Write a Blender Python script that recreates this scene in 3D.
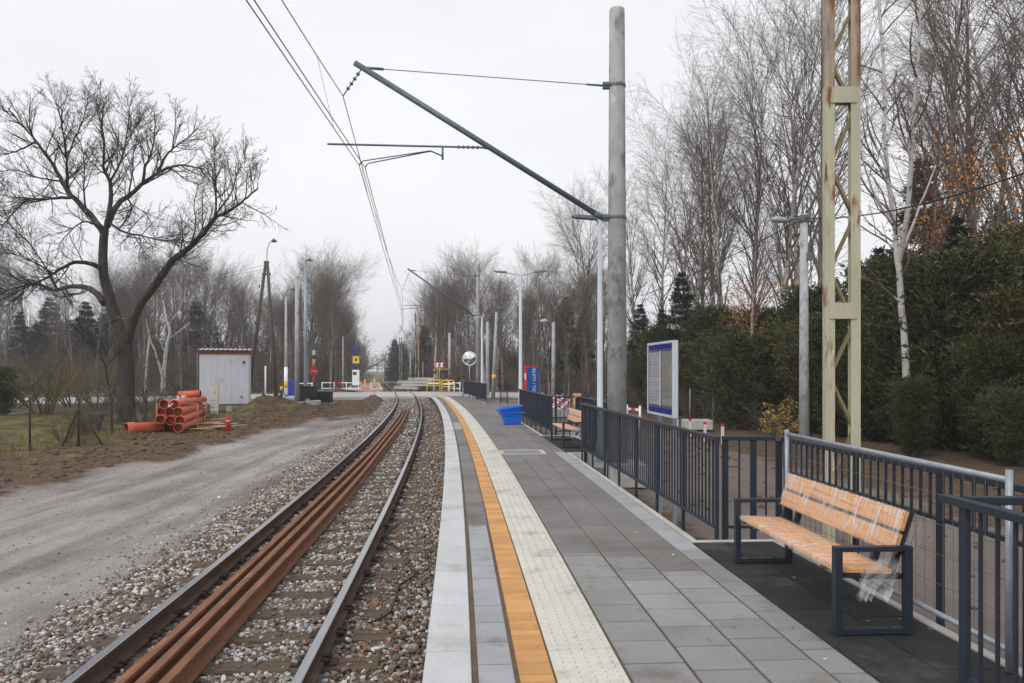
import bpy, bmesh, math, random
import numpy as np
from mathutils import Vector, Matrix

random.seed(7); np.random.seed(7)
SC = bpy.context.scene
COL = SC.collection
for o in list(bpy.data.objects): bpy.data.objects.remove(o)

# ------------------------------------------------------------------ camera, world, sun, exposure
cam_d = bpy.data.cameras.new('camera'); cam = bpy.data.objects.new('camera', cam_d); COL.objects.link(cam)
cam.location = (0, 0, 1.8); cam.rotation_euler = (math.radians(90), 0, 0)
cam_d.sensor_width = 36; cam_d.lens = 784/1024*36; cam_d.shift_y = 29.2/1024
cam_d.clip_start = 0.05; cam_d.clip_end = 6000
SC.camera = cam
SUN_EL, SUN_AZ = 42, 215          # overcast: a broad weak sun behind the camera's left shoulder
W = bpy.data.worlds.new('World'); SC.world = W; W.use_nodes = True
nt = W.node_tree; nt.nodes.clear()
sky = nt.nodes.new('ShaderNodeTexSky'); sky.sky_type = 'NISHITA'; sky.sun_disc = False
sky.sun_elevation = math.radians(SUN_EL); sky.sun_rotation = math.radians(SUN_AZ)
sky.air_density = 1.0; sky.dust_density = 3.0
hs = nt.nodes.new('ShaderNodeHueSaturation'); hs.inputs['Saturation'].default_value = 0.15
tc = nt.nodes.new('ShaderNodeTexCoord')
mp = nt.nodes.new('ShaderNodeMapping'); mp.inputs['Scale'].default_value = (1.0, 1.0, 2.6)
nz = nt.nodes.new('ShaderNodeTexNoise'); nz.inputs['Scale'].default_value = 1.7; nz.inputs['Detail'].default_value = 5
rp = nt.nodes.new('ShaderNodeValToRGB')
rp.color_ramp.elements[0].position = 0.3; rp.color_ramp.elements[0].color = (0.80, 0.82, 0.87, 1)
rp.color_ramp.elements[1].position = 0.7; rp.color_ramp.elements[1].color = (0.925, 0.93, 0.95, 1)
sc_ = nt.nodes.new('ShaderNodeVectorMath'); sc_.operation = 'SCALE'; sc_.inputs['Scale'].default_value = 11.0
mx = nt.nodes.new('ShaderNodeMix'); mx.data_type = 'RGBA'; mx.inputs['Factor'].default_value = 0.88
bg = nt.nodes.new('ShaderNodeBackground'); bg.inputs['Strength'].default_value = 0.1
wo = nt.nodes.new('ShaderNodeOutputWorld')
L = nt.links.new
L(sky.outputs[0], hs.inputs['Color']); L(tc.outputs['Generated'], mp.inputs['Vector']); L(mp.outputs[0], nz.inputs['Vector'])
L(nz.outputs['Fac'], rp.inputs['Fac']); L(rp.outputs['Color'], sc_.inputs[0])
L(hs.outputs['Color'], mx.inputs['A']); L(sc_.outputs[0], mx.inputs['B']); L(mx.outputs['Result'], bg.inputs['Color'])
L(bg.outputs[0], wo.inputs['Surface'])
sun_d = bpy.data.lights.new('sun', 'SUN'); sun_d.energy = 1.5; sun_d.angle = math.radians(22); sun_d.color = (1, 0.97, 0.93)
sun = bpy.data.objects.new('sun', sun_d); COL.objects.link(sun)
_az = math.radians(SUN_AZ); _el = math.radians(SUN_EL)
_sd = Vector((math.sin(_az)*math.cos(_el), math.cos(_az)*math.cos(_el), math.sin(_el)))
sun.rotation_euler = _sd.to_track_quat('Z', 'Y').to_euler(); sun.location = (-20, -30, 30)
SC.view_settings.view_transform = 'Standard'; SC.view_settings.look = 'None'
SC.view_settings.exposure = 0.10; SC.view_settings.gamma = 1; SC.view_settings.use_curve_mapping = False
SC.cycles.max_bounces = 6; SC.cycles.diffuse_bounces = 3; SC.cycles.transparent_max_bounces = 12; SC.cycles.volume_bounces = 0
SC.cycles.use_denoising = True

# ------------------------------------------------------------------ coordinates: platform top z=0, Y = distance ahead
F, YH, CX, EYE = 784.0, 370.7, 512.0, 1.8
Z_RAIL, Z_SLEEPER, Z_BALLAST, Z_GROUND = -0.245, -0.41, -0.435, -0.5
TC = (-1.8462322, -2.98899012, -1.7241058, -0.07220127)
def tx(y):
    u = min(y, 79.0)/50
    x = TC[0]+TC[1]*u+TC[2]*u*u+TC[3]*u**3
    return x + (y-79.0)*-0.1795 if y > 79 else x
def tslope(y):
    if y > 79: return -0.1795
    u = y/50
    return (TC[1]+2*TC[2]*u+3*TC[3]*u*u)/50
def tp(y, off, z=0.0):
    s = tslope(y); n = math.sqrt(1+s*s)
    return Vector((tx(y)+off/n, y-off*s/n, z))
def tang(y):
    s = tslope(y); n = math.sqrt(1+s*s); return Vector((s/n, 1/n, 0))
def trot(y): return math.atan(-tslope(y))     # rotation about Z that turns +Y along the track
def P(px, py, d): return Vector(((px-CX)*d/F, d, EYE+(YH-py)*d/F))
def G(px, py, z): d = F*(EYE-z)/(py-YH); return Vector(((px-CX)*d/F, d, z))
def X(px, d): return (px-CX)*d/F
def Zp(py, d): return EYE+(YH-py)*d/F

# ------------------------------------------------------------------ materials
def srgb(r, g, b):
    f = lambda c: (c/255/12.92 if c/255 <= 0.04045 else ((c/255+0.055)/1.055)**2.4)
    return (f(r), f(g), f(b), 1)
def lin(c, k): return (c[0]*k, c[1]*k, c[2]*k, 1)
MATS = {}
def mat(name, col, rough=0.7, var=0.15, scale=6.0, bump=0.0, bscale=40.0, metal=0.0, island=0.0, spots=None, detail=5, stretch=None, spec=0.3):
    """principled surface: colour varied by object-space noise, optional per-piece variation, optional spots of a second colour (col2, threshold, scale)"""
    m = bpy.data.materials.new(name); m.use_nodes = True; t = m.node_tree; N = t.nodes; K = t.links.new
    b = N['Principled BSDF']; b.inputs['Roughness'].default_value = rough; b.inputs['Metallic'].default_value = metal
    b.inputs['Specular IOR Level'].default_value = spec
    tc = N.new('ShaderNodeTexCoord'); vec = tc.outputs['Object']
    if stretch:
        mpn = N.new('ShaderNodeMapping'); mpn.inputs['Scale'].default_value = stretch; K(vec, mpn.inputs['Vector']); vec = mpn.outputs[0]
    n = N.new('ShaderNodeTexNoise'); n.inputs['Scale'].default_value = scale; n.inputs['Detail'].default_value = detail; K(vec, n.inputs['Vector'])
    r = N.new('ShaderNodeMapRange'); r.inputs['From Min'].default_value = 0.25; r.inputs['From Max'].default_value = 0.75
    r.inputs['To Min'].default_value = 1-var; r.inputs['To Max'].default_value = 1+var; K(n.outputs['Fac'], r.inputs['Value'])
    k = r.outputs[0]
    if island:
        g = N.new('ShaderNodeNewGeometry'); r2 = N.new('ShaderNodeMapRange')
        r2.inputs['To Min'].default_value = 1-island; r2.inputs['To Max'].default_value = 1+island; K(g.outputs['Random Per Island'], r2.inputs['Value'])
        mm = N.new('ShaderNodeMath'); mm.operation = 'MULTIPLY'; K(k, mm.inputs[0]); K(r2.outputs[0], mm.inputs[1]); k = mm.outputs[0]
    base = None
    cn = N.new('ShaderNodeRGB'); cn.outputs[0].default_value = col; base = cn.outputs[0]
    if spots:
        for (c2, th, s2, soft) in spots:
            n2 = N.new('ShaderNodeTexNoise'); n2.inputs['Scale'].default_value = s2; n2.inputs['Detail'].default_value = 6; n2.inputs['Roughness'].default_value = 0.65
            K(vec, n2.inputs['Vector'])
            r3 = N.new('ShaderNodeMapRange'); r3.inputs['From Min'].default_value = th; r3.inputs['From Max'].default_value = th+soft; K(n2.outputs['Fac'], r3.inputs['Value'])
            mxn = N.new('ShaderNodeMix'); mxn.data_type = 'RGBA'; K(r3.outputs[0], mxn.inputs['Factor']); K(base, mxn.inputs['A']); mxn.inputs['B'].default_value = c2
            base = mxn.outputs['Result']
    sv = N.new('ShaderNodeVectorMath'); sv.operation = 'SCALE'; K(base, sv.inputs[0]); K(k, sv.inputs['Scale'])
    K(sv.outputs[0], b.inputs['Base Color'])
    if bump:
        nb = N.new('ShaderNodeTexNoise'); nb.inputs['Scale'].default_value = bscale; nb.inputs['Detail'].default_value = 4; K(vec, nb.inputs['Vector'])
        bn = N.new('ShaderNodeBump'); bn.inputs['Strength'].default_value = bump; bn.inputs['Distance'].default_value = 0.02
        K(nb.outputs['Fac'], bn.inputs['Height']); K(bn.outputs[0], b.inputs['Normal'])
    MATS[name] = m; return m

M = {}
M['anthracite'] = mat('anthracite_paint', srgb(36, 43, 54), 0.45, 0.14, 9, 0.05, 60, spec=0.4)
M['galv'] = mat('galvanised_steel', srgb(150, 157, 165), 0.45, 0.16, 14, 0.05, 30, metal=0.35)
M['galv_dark'] = mat('weathered_galvanised_steel', srgb(98, 106, 114), 0.5, 0.2, 12, metal=0.3)
M['lamp_white'] = mat('pale_grey_lacquer', srgb(186, 192, 200), 0.4, 0.06, 4)
M['concrete'] = mat('concrete', srgb(170, 171, 172), 0.9, 0.22, 5.0, 0.6, 22, spots=[(srgb(128, 127, 126), 0.52, 2.6, 0.12), (srgb(190, 190, 188), 0.62, 4.0, 0.08)], stretch=(1, 1, 0.55))
M['concrete_old'] = mat('old_concrete', srgb(134, 130, 126), 0.9, 0.24, 3.0, 0.5, 22, spots=[(srgb(98, 94, 90), 0.54, 2.4, 0.16)])
M['concrete_light'] = mat('light_concrete', srgb(176, 175, 170), 0.9, 0.13, 3, 0.4, 25, island=0.06, spots=[(srgb(140, 136, 128), 0.56, 2.0, 0.15)])
M['edge_slab'] = mat('white_concrete_edge', srgb(188, 189, 190), 0.85, 0.08, 2.0, 0.35, 90, island=0.05, spots=[(srgb(158, 157, 154), 0.54, 1.3, 0.2), (srgb(150, 149, 146), 0.62, 26.0, 0.06)])
M['slab'] = mat('grey_paving', srgb(138, 137, 136), 0.85, 0.12, 2.4, 0.4, 60, island=0.15, spots=[(srgb(110, 105, 100), 0.52, 1.2, 0.14), (srgb(94, 86, 78), 0.64, 5.0, 0.05)])
M['slab_light'] = mat('light_grey_paving', srgb(154, 155, 158), 0.85, 0.10, 3.4, 0.3, 60, island=0.08, spots=[(srgb(134, 132, 131), 0.55, 3.0, 0.12)])
M['slab_dusty'] = mat('sanded_grey_paving', srgb(120, 117, 115), 0.9, 0.12, 1.1, 0.4, 70, island=0.07, spots=[(srgb(98, 92, 88), 0.5, 0.7, 0.22), (srgb(158, 157, 156), 0.69, 2.6, 0.03)])
M['slab_black'] = mat('black_rubber_paving', srgb(44, 42, 43), 0.75, 0.25, 3, 0.4, 80, island=0.2, spots=[(srgb(74, 69, 65), 0.54, 1.6, 0.12), (srgb(104, 96, 88), 0.66, 7.0, 0.04)])
M['joint'] = mat('jointing_sand', srgb(98, 84, 68), 0.95, 0.2, 5, 0.4, 80)
M['joint_dark'] = mat('dark_joints', srgb(78, 72, 68), 0.95, 0.2, 5, 0.4, 80)
M['orange_brick'] = mat('ochre_paving_brick', srgb(194, 146, 94), 0.85, 0.14, 3, 0.4, 60, island=0.16, spots=[(srgb(176, 128, 76), 0.58, 2.5, 0.1)])
M['tactile'] = mat('cream_tactile_paving', srgb(196, 194, 184), 0.85, 0.08, 2.4, 0.25, 60, island=0.06, spots=[(srgb(172, 164, 146), 0.54, 1.8, 0.12), (srgb(140, 130, 112), 0.66, 6.0, 0.05)])
M['rail_top'] = mat('polished_rail_head', srgb(150, 152, 156), 0.22, 0.12, 3, metal=0.85, stretch=(6, 0.4, 1))
M['rail_side'] = mat('dark_rusty_rail', srgb(80, 64, 54), 0.8, 0.22, 5, 0.3, 40, spots=[(srgb(108, 80, 60), 0.56, 3, 0.12)])
M['rail_rust'] = mat('fresh_rust_rail', srgb(128, 89, 66), 0.85, 0.22, 6, 0.5, 60, stretch=(5, 0.6, 5), spots=[(srgb(104, 72, 58), 0.52, 2.4, 0.2), (srgb(154, 108, 76), 0.60, 3.0, 0.1), (srgb(122, 106, 98), 0.64, 4.0, 0.06)])
M['sleeper'] = mat('weathered_timber', srgb(98, 84, 72), 0.9, 0.28, 4, 0.7, 30, stretch=(0.5, 6, 1), spots=[(srgb(66, 54, 46), 0.5, 3, 0.2)])
M['iron'] = mat('brown_iron', srgb(62, 50, 44), 0.8, 0.25, 8, 0.4, 40)
M['ballast_bed'] = mat('ballast_bed', srgb(112, 104, 96), 0.95, 0.5, 9, 1.0, 24, spots=[(srgb(72, 60, 50), 0.5, 14, 0.06), (srgb(172, 168, 162), 0.58, 17, 0.05)])
M['wood'] = mat('oiled_pine', srgb(212, 158, 104), 0.5, 0.2, 7, 0.1, 40, stretch=(12, 0.6, 12), spots=[(srgb(182, 118, 74), 0.54, 3.2, 0.1), (srgb(222, 176, 134), 0.6, 2.2, 0.1)])
M['timber'] = mat('raw_timber', srgb(196, 164, 124), 0.85, 0.2, 5, 0.3, 40, island=0.2, stretch=(1, 1, 1))
M['pvc'] = mat('orange_pvc', srgb(200, 98, 66), 0.6, 0.1, 3, island=0.08, spots=[(srgb(160, 86, 66), 0.58, 3, 0.16)])
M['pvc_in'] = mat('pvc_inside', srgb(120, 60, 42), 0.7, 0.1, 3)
M['blue_plastic'] = mat('blue_plastic', srgb(34, 106, 214), 0.42, 0.07, 4, spots=[(srgb(50, 100, 180), 0.6, 2, 0.1)])
M['blue_paint'] = mat('blue_enamel', srgb(30, 84, 160), 0.4, 0.06, 3)
M['navy'] = mat('navy_enamel', srgb(36, 58, 140), 0.45, 0.06, 3)
M['red_paint'] = mat('red_enamel', srgb(200, 44, 44), 0.5, 0.1, 3)
M['white_paint'] = mat('white_enamel', srgb(226, 228, 230), 0.5, 0.06, 3)
M['yellow_paint'] = mat('yellow_enamel', srgb(226, 186, 40), 0.5, 0.1, 3)
M['cabin_white'] = mat('off_white_sheet_metal', srgb(204, 206, 214), 0.6, 0.06, 1.5, spots=[(srgb(178, 178, 182), 0.58, 1.2, 0.15)])
M['cabin_brown'] = mat('rusty_brown_trim', srgb(112, 66, 48), 0.7, 0.2, 5)
M['cabin_roof'] = mat('corrugated_roof', srgb(176, 176, 178), 0.7, 0.18, 5)
M['cabinet'] = mat('ivory_plastic', srgb(206, 204, 196), 0.6, 0.06, 4)
M['black_paint'] = mat('black_paint', srgb(30, 32, 34), 0.6, 0.2, 3)
M['glass_dark'] = mat('dark_glass', srgb(38, 44, 48), 0.12, 0.05, 3, spec=0.6)
M['paper'] = mat('paper', srgb(240, 242, 247), 0.5, 0.03, 2)
M['paper_beige'] = mat('beige_paper', srgb(208, 203, 194), 0.6, 0.05, 2)
M['print_grey'] = mat('grey_print', srgb(186, 192, 202), 0.7, 0.05, 2)
M['print_yellow'] = mat('yellow_print', srgb(204, 190, 92), 0.7, 0.05, 2)
M['print_pink'] = mat('pink_print', srgb(206, 150, 148), 0.7, 0.05, 2)
M['cobalt'] = mat('cobalt_panel', srgb(44, 66, 200), 0.4, 0.04, 2)
M['mast_paint'] = mat('flaking_mast_paint', srgb(178, 174, 152), 0.75, 0.14, 2.2, 0.2, 30, spots=[(srgb(152, 146, 112), 0.56, 1.3, 0.2), (srgb(122, 80, 58), 0.57, 2.2, 0.1)], stretch=(3, 3, 0.6))
M['mast_lacing'] = mat('ochre_mast_lacing', srgb(122, 112, 78), 0.8, 0.18, 3, spots=[(srgb(96, 62, 44), 0.56, 2.0, 0.12)])
M['mast_rust'] = mat('rusty_mast_top', srgb(160, 150, 134), 0.85, 0.2, 2.2, spots=[(srgb(124, 82, 62), 0.47, 1.4, 0.12)], stretch=(3, 3, 0.6))
M['wire'] = mat('dark_copper_wire', srgb(58, 58, 60), 0.6, 0.1, 3)
M['insul'] = mat('insulator', srgb(92, 96, 104), 0.4, 0.1, 5)
M['bark_old'] = mat('dark_bark', srgb(64, 59, 54), 0.95, 0.4, 9, 1.0, 22, stretch=(1, 1, 0.25), spots=[(srgb(102, 98, 88), 0.56, 1.8, 0.12)])
M['twig_dark'] = mat('dark_twigs', srgb(40, 37, 36), 0.95, 0.15, 1)
M['bark_birch'] = mat('birch_bark', srgb(178, 174, 170), 0.9, 0.14, 4, 0.3, 20, spots=[(srgb(60, 55, 52), 0.57, 3.4, 0.05)], stretch=(1, 1, 1.6))
M['bark_grey'] = mat('grey_bark', srgb(116, 109, 103), 0.95, 0.25, 4, 0.5, 20, spots=[(srgb(58, 53, 50), 0.54, 2.4, 0.1)], stretch=(1, 1, 0.4))
M['twig_birch'] = mat('birch_twigs', srgb(98, 84, 78), 0.95, 0.2, 0.8)
M['twig_brown'] = mat('brown_twigs', srgb(96, 84, 77), 0.95, 0.2, 0.8)
M['twig_olive'] = mat('olive_twigs', srgb(106, 96, 66), 0.95, 0.2, 0.8)
M['leaf_orange'] = mat('orange_leaves', srgb(186, 122, 56), 0.8, 0.1, 3, island=0.35)
M['leaf_yellow'] = mat('yellow_leaves', srgb(160, 134, 62), 0.8, 0.1, 3, island=0.3)
M['leaf_green'] = mat('thuja_foliage', srgb(66, 70, 36), 0.8, 0.55, 1.6, island=0.7)
M['leaf_olive'] = mat('olive_foliage', srgb(86, 82, 44), 0.8, 0.5, 1.6, island=0.6)
M['leaf_spruce'] = mat('spruce_foliage', srgb(44, 52, 40), 0.8, 0.2, 0.7, island=0.4)
M['leaf_pale'] = mat('pale_green_foliage', srgb(68, 76, 42), 0.8, 0.4, 1.2, island=0.4)
M['asphalt'] = mat('worn_asphalt', srgb(168, 166, 164), 0.9, 0.1, 0.8, 0.3, 40, spots=[(srgb(140, 136, 132), 0.55, 0.5, 0.2)])
M['pink_paving'] = mat('pink_paving', srgb(186, 158, 148), 0.9, 0.1, 1.5)
M['mesh_wire'] = mat('fence_wire', srgb(110, 112, 112), 0.6, 0.1, 3, metal=0.3)
M['wire_rust'] = mat('rusty_fence_iron', srgb(58, 52, 48), 0.8, 0.2, 3)
M['orange_net'] = mat('orange_plastic', srgb(212, 112, 60), 0.6, 0.1, 3)
M['old_timber_pole'] = mat('old_timber_pole', srgb(88, 80, 72), 0.9, 0.25, 3, 0.4, 25, stretch=(1, 1, 0.2))
M['soil'] = mat('dug_soil', srgb(96, 76, 58), 0.97, 0.3, 3.5, 1.0, 9, spots=[(srgb(132, 108, 78), 0.56, 1.7, 0.14)])
M['strap'] = mat('tan_strapping', srgb(190, 140, 84), 0.7, 0.1, 3)

def film_material():
    """crumpled stretch film: mostly clear with whitish creases"""
    m = bpy.data.materials.new('stretch_film'); m.use_nodes = True; t = m.node_tree; N = t.nodes; K = t.links.new; N.clear()
    out = N.new('ShaderNodeOutputMaterial'); tr = N.new('ShaderNodeBsdfTransparent'); pb = N.new('ShaderNodeBsdfPrincipled')
    pb.inputs['Base Color'].default_value = (0.85, 0.87, 0.9, 1); pb.inputs['Roughness'].default_value = 0.25
    tc = N.new('ShaderNodeTexCoord'); mp = N.new('ShaderNodeMapping'); mp.inputs['Scale'].default_value = (2.0, 9, 1.6); mp.inputs['Rotation'].default_value = (0.35, 0, 0)
    n = N.new('ShaderNodeTexNoise'); n.inputs['Scale'].default_value = 2.2; n.inputs['Detail'].default_value = 7; n.inputs['Distortion'].default_value = 1.4
    r = N.new('ShaderNodeValToRGB'); e = r.color_ramp.elements
    e[0].position = 0.38; e[0].color = (0.05,)*3+(1,); e[1].position = 0.72; e[1].color = (0.62,)*3+(1,)
    x = r.color_ramp.elements.new(0.52); x.color = (0.16,)*3+(1,)
    mx = N.new('ShaderNodeMixShader')
    K(tc.outputs['Object'], mp.inputs['Vector']); K(mp.outputs[0], n.inputs['Vector']); K(n.outputs['Fac'], r.inputs['Fac'])
    bp = N.new('ShaderNodeBump'); bp.inputs['Strength'].default_value = 0.6; K(n.outputs['Fac'], bp.inputs['Height']); K(bp.outputs[0], pb.inputs['Normal'])
    K(r.outputs['Color'], mx.inputs['Fac']); K(tr.outputs[0], mx.inputs[1]); K(pb.outputs[0], mx.inputs[2]); K(mx.outputs[0], out.inputs['Surface'])
    return m
M['film'] = film_material()
def clear_panel():
    m = bpy.data.materials.new('clear_panel'); m.use_nodes = True; t = m.node_tree; N = t.nodes; K = t.links.new; N.clear()
    out = N.new('ShaderNodeOutputMaterial'); tr = N.new('ShaderNodeBsdfTransparent'); g = N.new('ShaderNodeBsdfGlossy'); g.inputs['Roughness'].default_value = 0.05
    fr = N.new('ShaderNodeFresnel'); fr.inputs['IOR'].default_value = 1.4
    mx = N.new('ShaderNodeMixShader'); K(fr.outputs[0], mx.inputs['Fac']); K(tr.outputs[0], mx.inputs[1]); K(g.outputs[0], mx.inputs[2]); K(mx.outputs[0], out.inputs['Surface'])
    return m
M['clear'] = clear_panel()
mm = bpy.data.materials.new('mirror_face'); mm.use_nodes = True; _b = mm.node_tree.nodes['Principled BSDF']
_b.inputs['Metallic'].default_value = 1; _b.inputs['Roughness'].default_value = 0.04; _b.inputs['Base Color'].default_value = (0.85, 0.86, 0.88, 1); M['mirror'] = mm

# ------------------------------------------------------------------ mesh builder
class MB:
    def __init__(s): s.v = []; s.f = []; s.mi = []; s.sm = []
    def add(s, vs, fs, mi=0, smooth=False):
        n = len(s.v); s.v += [tuple(a) for a in vs]; s.f += [tuple(i+n for i in f) for f in fs]; s.mi += [mi]*len(fs); s.sm += [smooth]*len(fs); return s
    def box(s, c, size, rot=None, mi=0):
        hx, hy, hz = size[0]/2, size[1]/2, size[2]/2; c = Vector(c)
        vs = [Vector((x, y, z)) for z in (-hz, hz) for y in (-hy, hy) for x in (-hx, hx)]
        if rot is not None: vs = [rot @ v for v in vs]
        return s.add([v+c for v in vs], [(0,2,3,1),(4,5,7,6),(0,1,5,4),(2,6,7,3),(0,4,6,2),(1,3,7,5)], mi)
    def bar(s, a, b, w, h, up=(0,0,1), mi=0):
        a = Vector(a); b = Vector(b); d = b-a; Ln = d.length; y = d.normalized(); up = Vector(up)
        x = y.cross(up)
        if x.length < 1e-4: x = y.cross(Vector((1,0,0)))
        x.normalize(); z = x.cross(y)
        return s.box((a+b)/2, (w, Ln, h), Matrix((x, y, z)).transposed(), mi)
    def tube(s, pts, r, n=8, caps=True, mi=0, smooth=True):
        pts = [Vector(p) for p in pts]; k = len(pts)
        rs = r if isinstance(r, (list, tuple)) else [r]*k
        vs = []; prev = None
        for i in range(k):
            d = (pts[min(i+1,k-1)]-pts[max(i-1,0)]).normalized()
            if prev is None:
                a = Vector((0,0,1)) if abs(d.z) < 0.9 else Vector((1,0,0)); x = d.cross(a).normalized()
            else:
                x = (prev-d*prev.dot(d)).normalized()
            prev = x; y = d.cross(x)
            for j in range(n):
                t = 2*math.pi*j/n; vs.append(pts[i]+(x*math.cos(t)+y*math.sin(t))*rs[i])
        fs = [(i*n+j, i*n+(j+1)%n, (i+1)*n+(j+1)%n, (i+1)*n+j) for i in range(k-1) for j in range(n)]
        s.add(vs, fs, mi, smooth)
        if caps:
            b = len(s.v)-len(vs); s.f += [tuple(b+j for j in range(n))[::-1], tuple(b+(k-1)*n+j for j in range(n))]; s.mi += [mi]*2; s.sm += [False]*2
        return s
    def cyl(s, c, r, h, n=16, r2=None, mi=0): c = Vector(c); return s.tube([c, c+Vector((0,0,h))], [r, r if r2 is None else r2], n, True, mi)
    def disc_prism(s, outline, axis_o, ax, ay, az, th, mi=0):
        """extrude a 2D outline in the plane ax,ay by th along az"""
        o = Vector(axis_o); n = len(outline); vs = []
        for t in (0, th):
            for (u, w) in outline: vs.append(o+ax*u+ay*w+az*t)
        fs = [tuple(range(n))[::-1], tuple(range(n, 2*n))]+[(i, (i+1)%n, n+(i+1)%n, n+i) for i in range(n)]
        return s.add(vs, fs, mi)
    def build(s, name, m, parent=None, bevel=0.0, loc=None):
        me = bpy.data.meshes.new(name); me.from_pydata(s.v, [], s.f)
        ms = m if isinstance(m, (list, tuple)) else [m]
        for q in ms: me.materials.append(q)
        me.polygons.foreach_set('material_index', s.mi); me.polygons.foreach_set('use_smooth', s.sm); me.update()
        o = bpy.data.objects.new(name, me); COL.objects.link(o)
        if parent: o.parent = parent
        if loc is not None: o.location = loc
        if bevel:
            b = o.modifiers.new('bevel', 'BEVEL'); b.width = bevel; b.segments = 2; b.limit_method = 'ANGLE'; b.harden_normals = False
        return o
def tag(o, label=None, cat=None, group=None, kind=None):
    if label: o['label'] = label
    if cat: o['category'] = cat
    if group: o['group'] = group
    if kind: o['kind'] = kind
    return o
def thing(name, label, cat, loc=(0,0,0), rz=0.0, group=None):
    o = bpy.data.objects.new(name, None); COL.objects.link(o); o.empty_display_size = 0.2
    o.location = loc; o.rotation_euler = (0, 0, rz); return tag(o, label, cat, group)
def copy_tree(o, parent=None):
    c = o.copy(); COL.objects.link(c)
    if parent: c.parent = parent
    for ch in list(o.children): copy_tree(ch, c)
    return c
def np_mesh(name, V, Fq, m, parent=None, smooth=False, color=None):
    """mesh from numpy arrays: V (n,3), Fq (m,k)"""
    me = bpy.data.meshes.new(name); k = Fq.shape[1]
    me.vertices.add(len(V)); me.vertices.foreach_set('co', V.astype(np.float32).ravel())
    me.loops.add(Fq.size); me.loops.foreach_set('vertex_index', Fq.astype(np.int32).ravel())
    me.polygons.add(len(Fq)); me.polygons.foreach_set('loop_start', np.arange(0, Fq.size, k, dtype=np.int32))
    try: me.polygons.foreach_set('loop_total', np.full(len(Fq), k, dtype=np.int32))
    except Exception: pass
    me.polygons.foreach_set('use_smooth', np.full(len(Fq), smooth))
    me.update(calc_edges=True)
    if color is not None:
        a = me.color_attributes.new('tint', 'FLOAT_COLOR', 'POINT')
        a.data.foreach_set('color', np.concatenate([color, np.ones((len(V), 1))], 1).astype(np.float32).ravel())
    me.materials.append(m)
    o = bpy.data.objects.new(name, me); COL.objects.link(o)
    if parent: o.parent = parent
    return o
# value noise, numpy
_perm = np.random.RandomState(3).rand(512, 512)
def vnoise(x, y):
    xi = np.floor(x).astype(int); yi = np.floor(y).astype(int); fx = x-xi; fy = y-yi
    fx = fx*fx*(3-2*fx); fy = fy*fy*(3-2*fy); p = lambda a, b: _perm[a % 512, b % 512]
    return (p(xi,yi)*(1-fx)+p(xi+1,yi)*fx)*(1-fy)+(p(xi,yi+1)*(1-fx)+p(xi+1,yi+1)*fx)*fy
def fbm(x, y, o=4):
    s = 0; a = 0.5
    for i in range(o): s = s+a*vnoise(x*2**i+17*i, y*2**i+31*i); a *= 0.5
    return s/(1-0.5**o)
def sstep(a, b, x): t = np.clip((x-a)/(b-a), 0, 1); return t*t*(3-2*t)
# ================================================================== SETTING: ground
_tc = np.array(TC)
def txn(y):
    u = np.minimum(y, 79.0)/50
    return _tc[0]+_tc[1]*u+_tc[2]*u**2+_tc[3]*u**3+np.where(y > 79, (y-79)*-0.1795, 0)
MOUNDS = [(-13.4, 42.0, 1.0, 0.8), (-12.4, 43.0, 1.0, 0.6), (-11.2, 43.5, 0.8, 0.3), (-10.7, 60.6, 0.6, 0.45), (-8.0, 52, 1.5, 0.18), (-6.4, 54.5, 1.1, 0.2), (-9.0, 57.0, 1.4, 0.15), (-7.6, 58.8, 0.5, 0.4)]
def ground_z(x, y):
    off = x-txn(y)
    z = np.full_like(x, Z_GROUND)
    z = np.where(off > 4.0, -0.30-0.12*sstep(4.3, 6.5, off), z)
    core = sstep(-1.95, -1.5, off)*(1-sstep(4.0, 4.35, off))
    z = z-0.25*core*(y < 66)-0.12*(y >= 66)*sstep(-2.6, -1.9, off)*(1-sstep(2.0, 2.6, off))
    rough = (fbm(x*0.9, y*0.9)-0.5)*0.10+(fbm(x*3.1+9, y*3.1)-0.5)*0.06
    soilzone = sstep(-9.0, -9.8, x)*(x > -14)*1.0
    z = z+rough*(0.35+0.9*soilzone*(y < 60))
    rut = np.where((off < -2.4) & (x > -9.2) & (y < 50), 1.0, 0)
    z = z-0.05*rut*(np.exp(-((off+3.6)/0.28)**2)+np.exp(-((off+5.3)/0.28)**2))
    z = z+0.10*np.exp(-((x+9.6+0.2*np.sin(y))/0.5)**2)*(y < 42)*(y > 6)
    for (mx_, my_, r_, h_) in MOUNDS:
        d2 = ((x-mx_)/r_)**2+((y-my_)/(r_*1.2))**2
        z = z+h_*np.exp(-d2)*(0.7+0.6*fbm(x*2.2, y*2.2))
    return z
def gz(x, y): return float(ground_z(np.array([float(x)]), np.array([float(y)]))[0])
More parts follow.
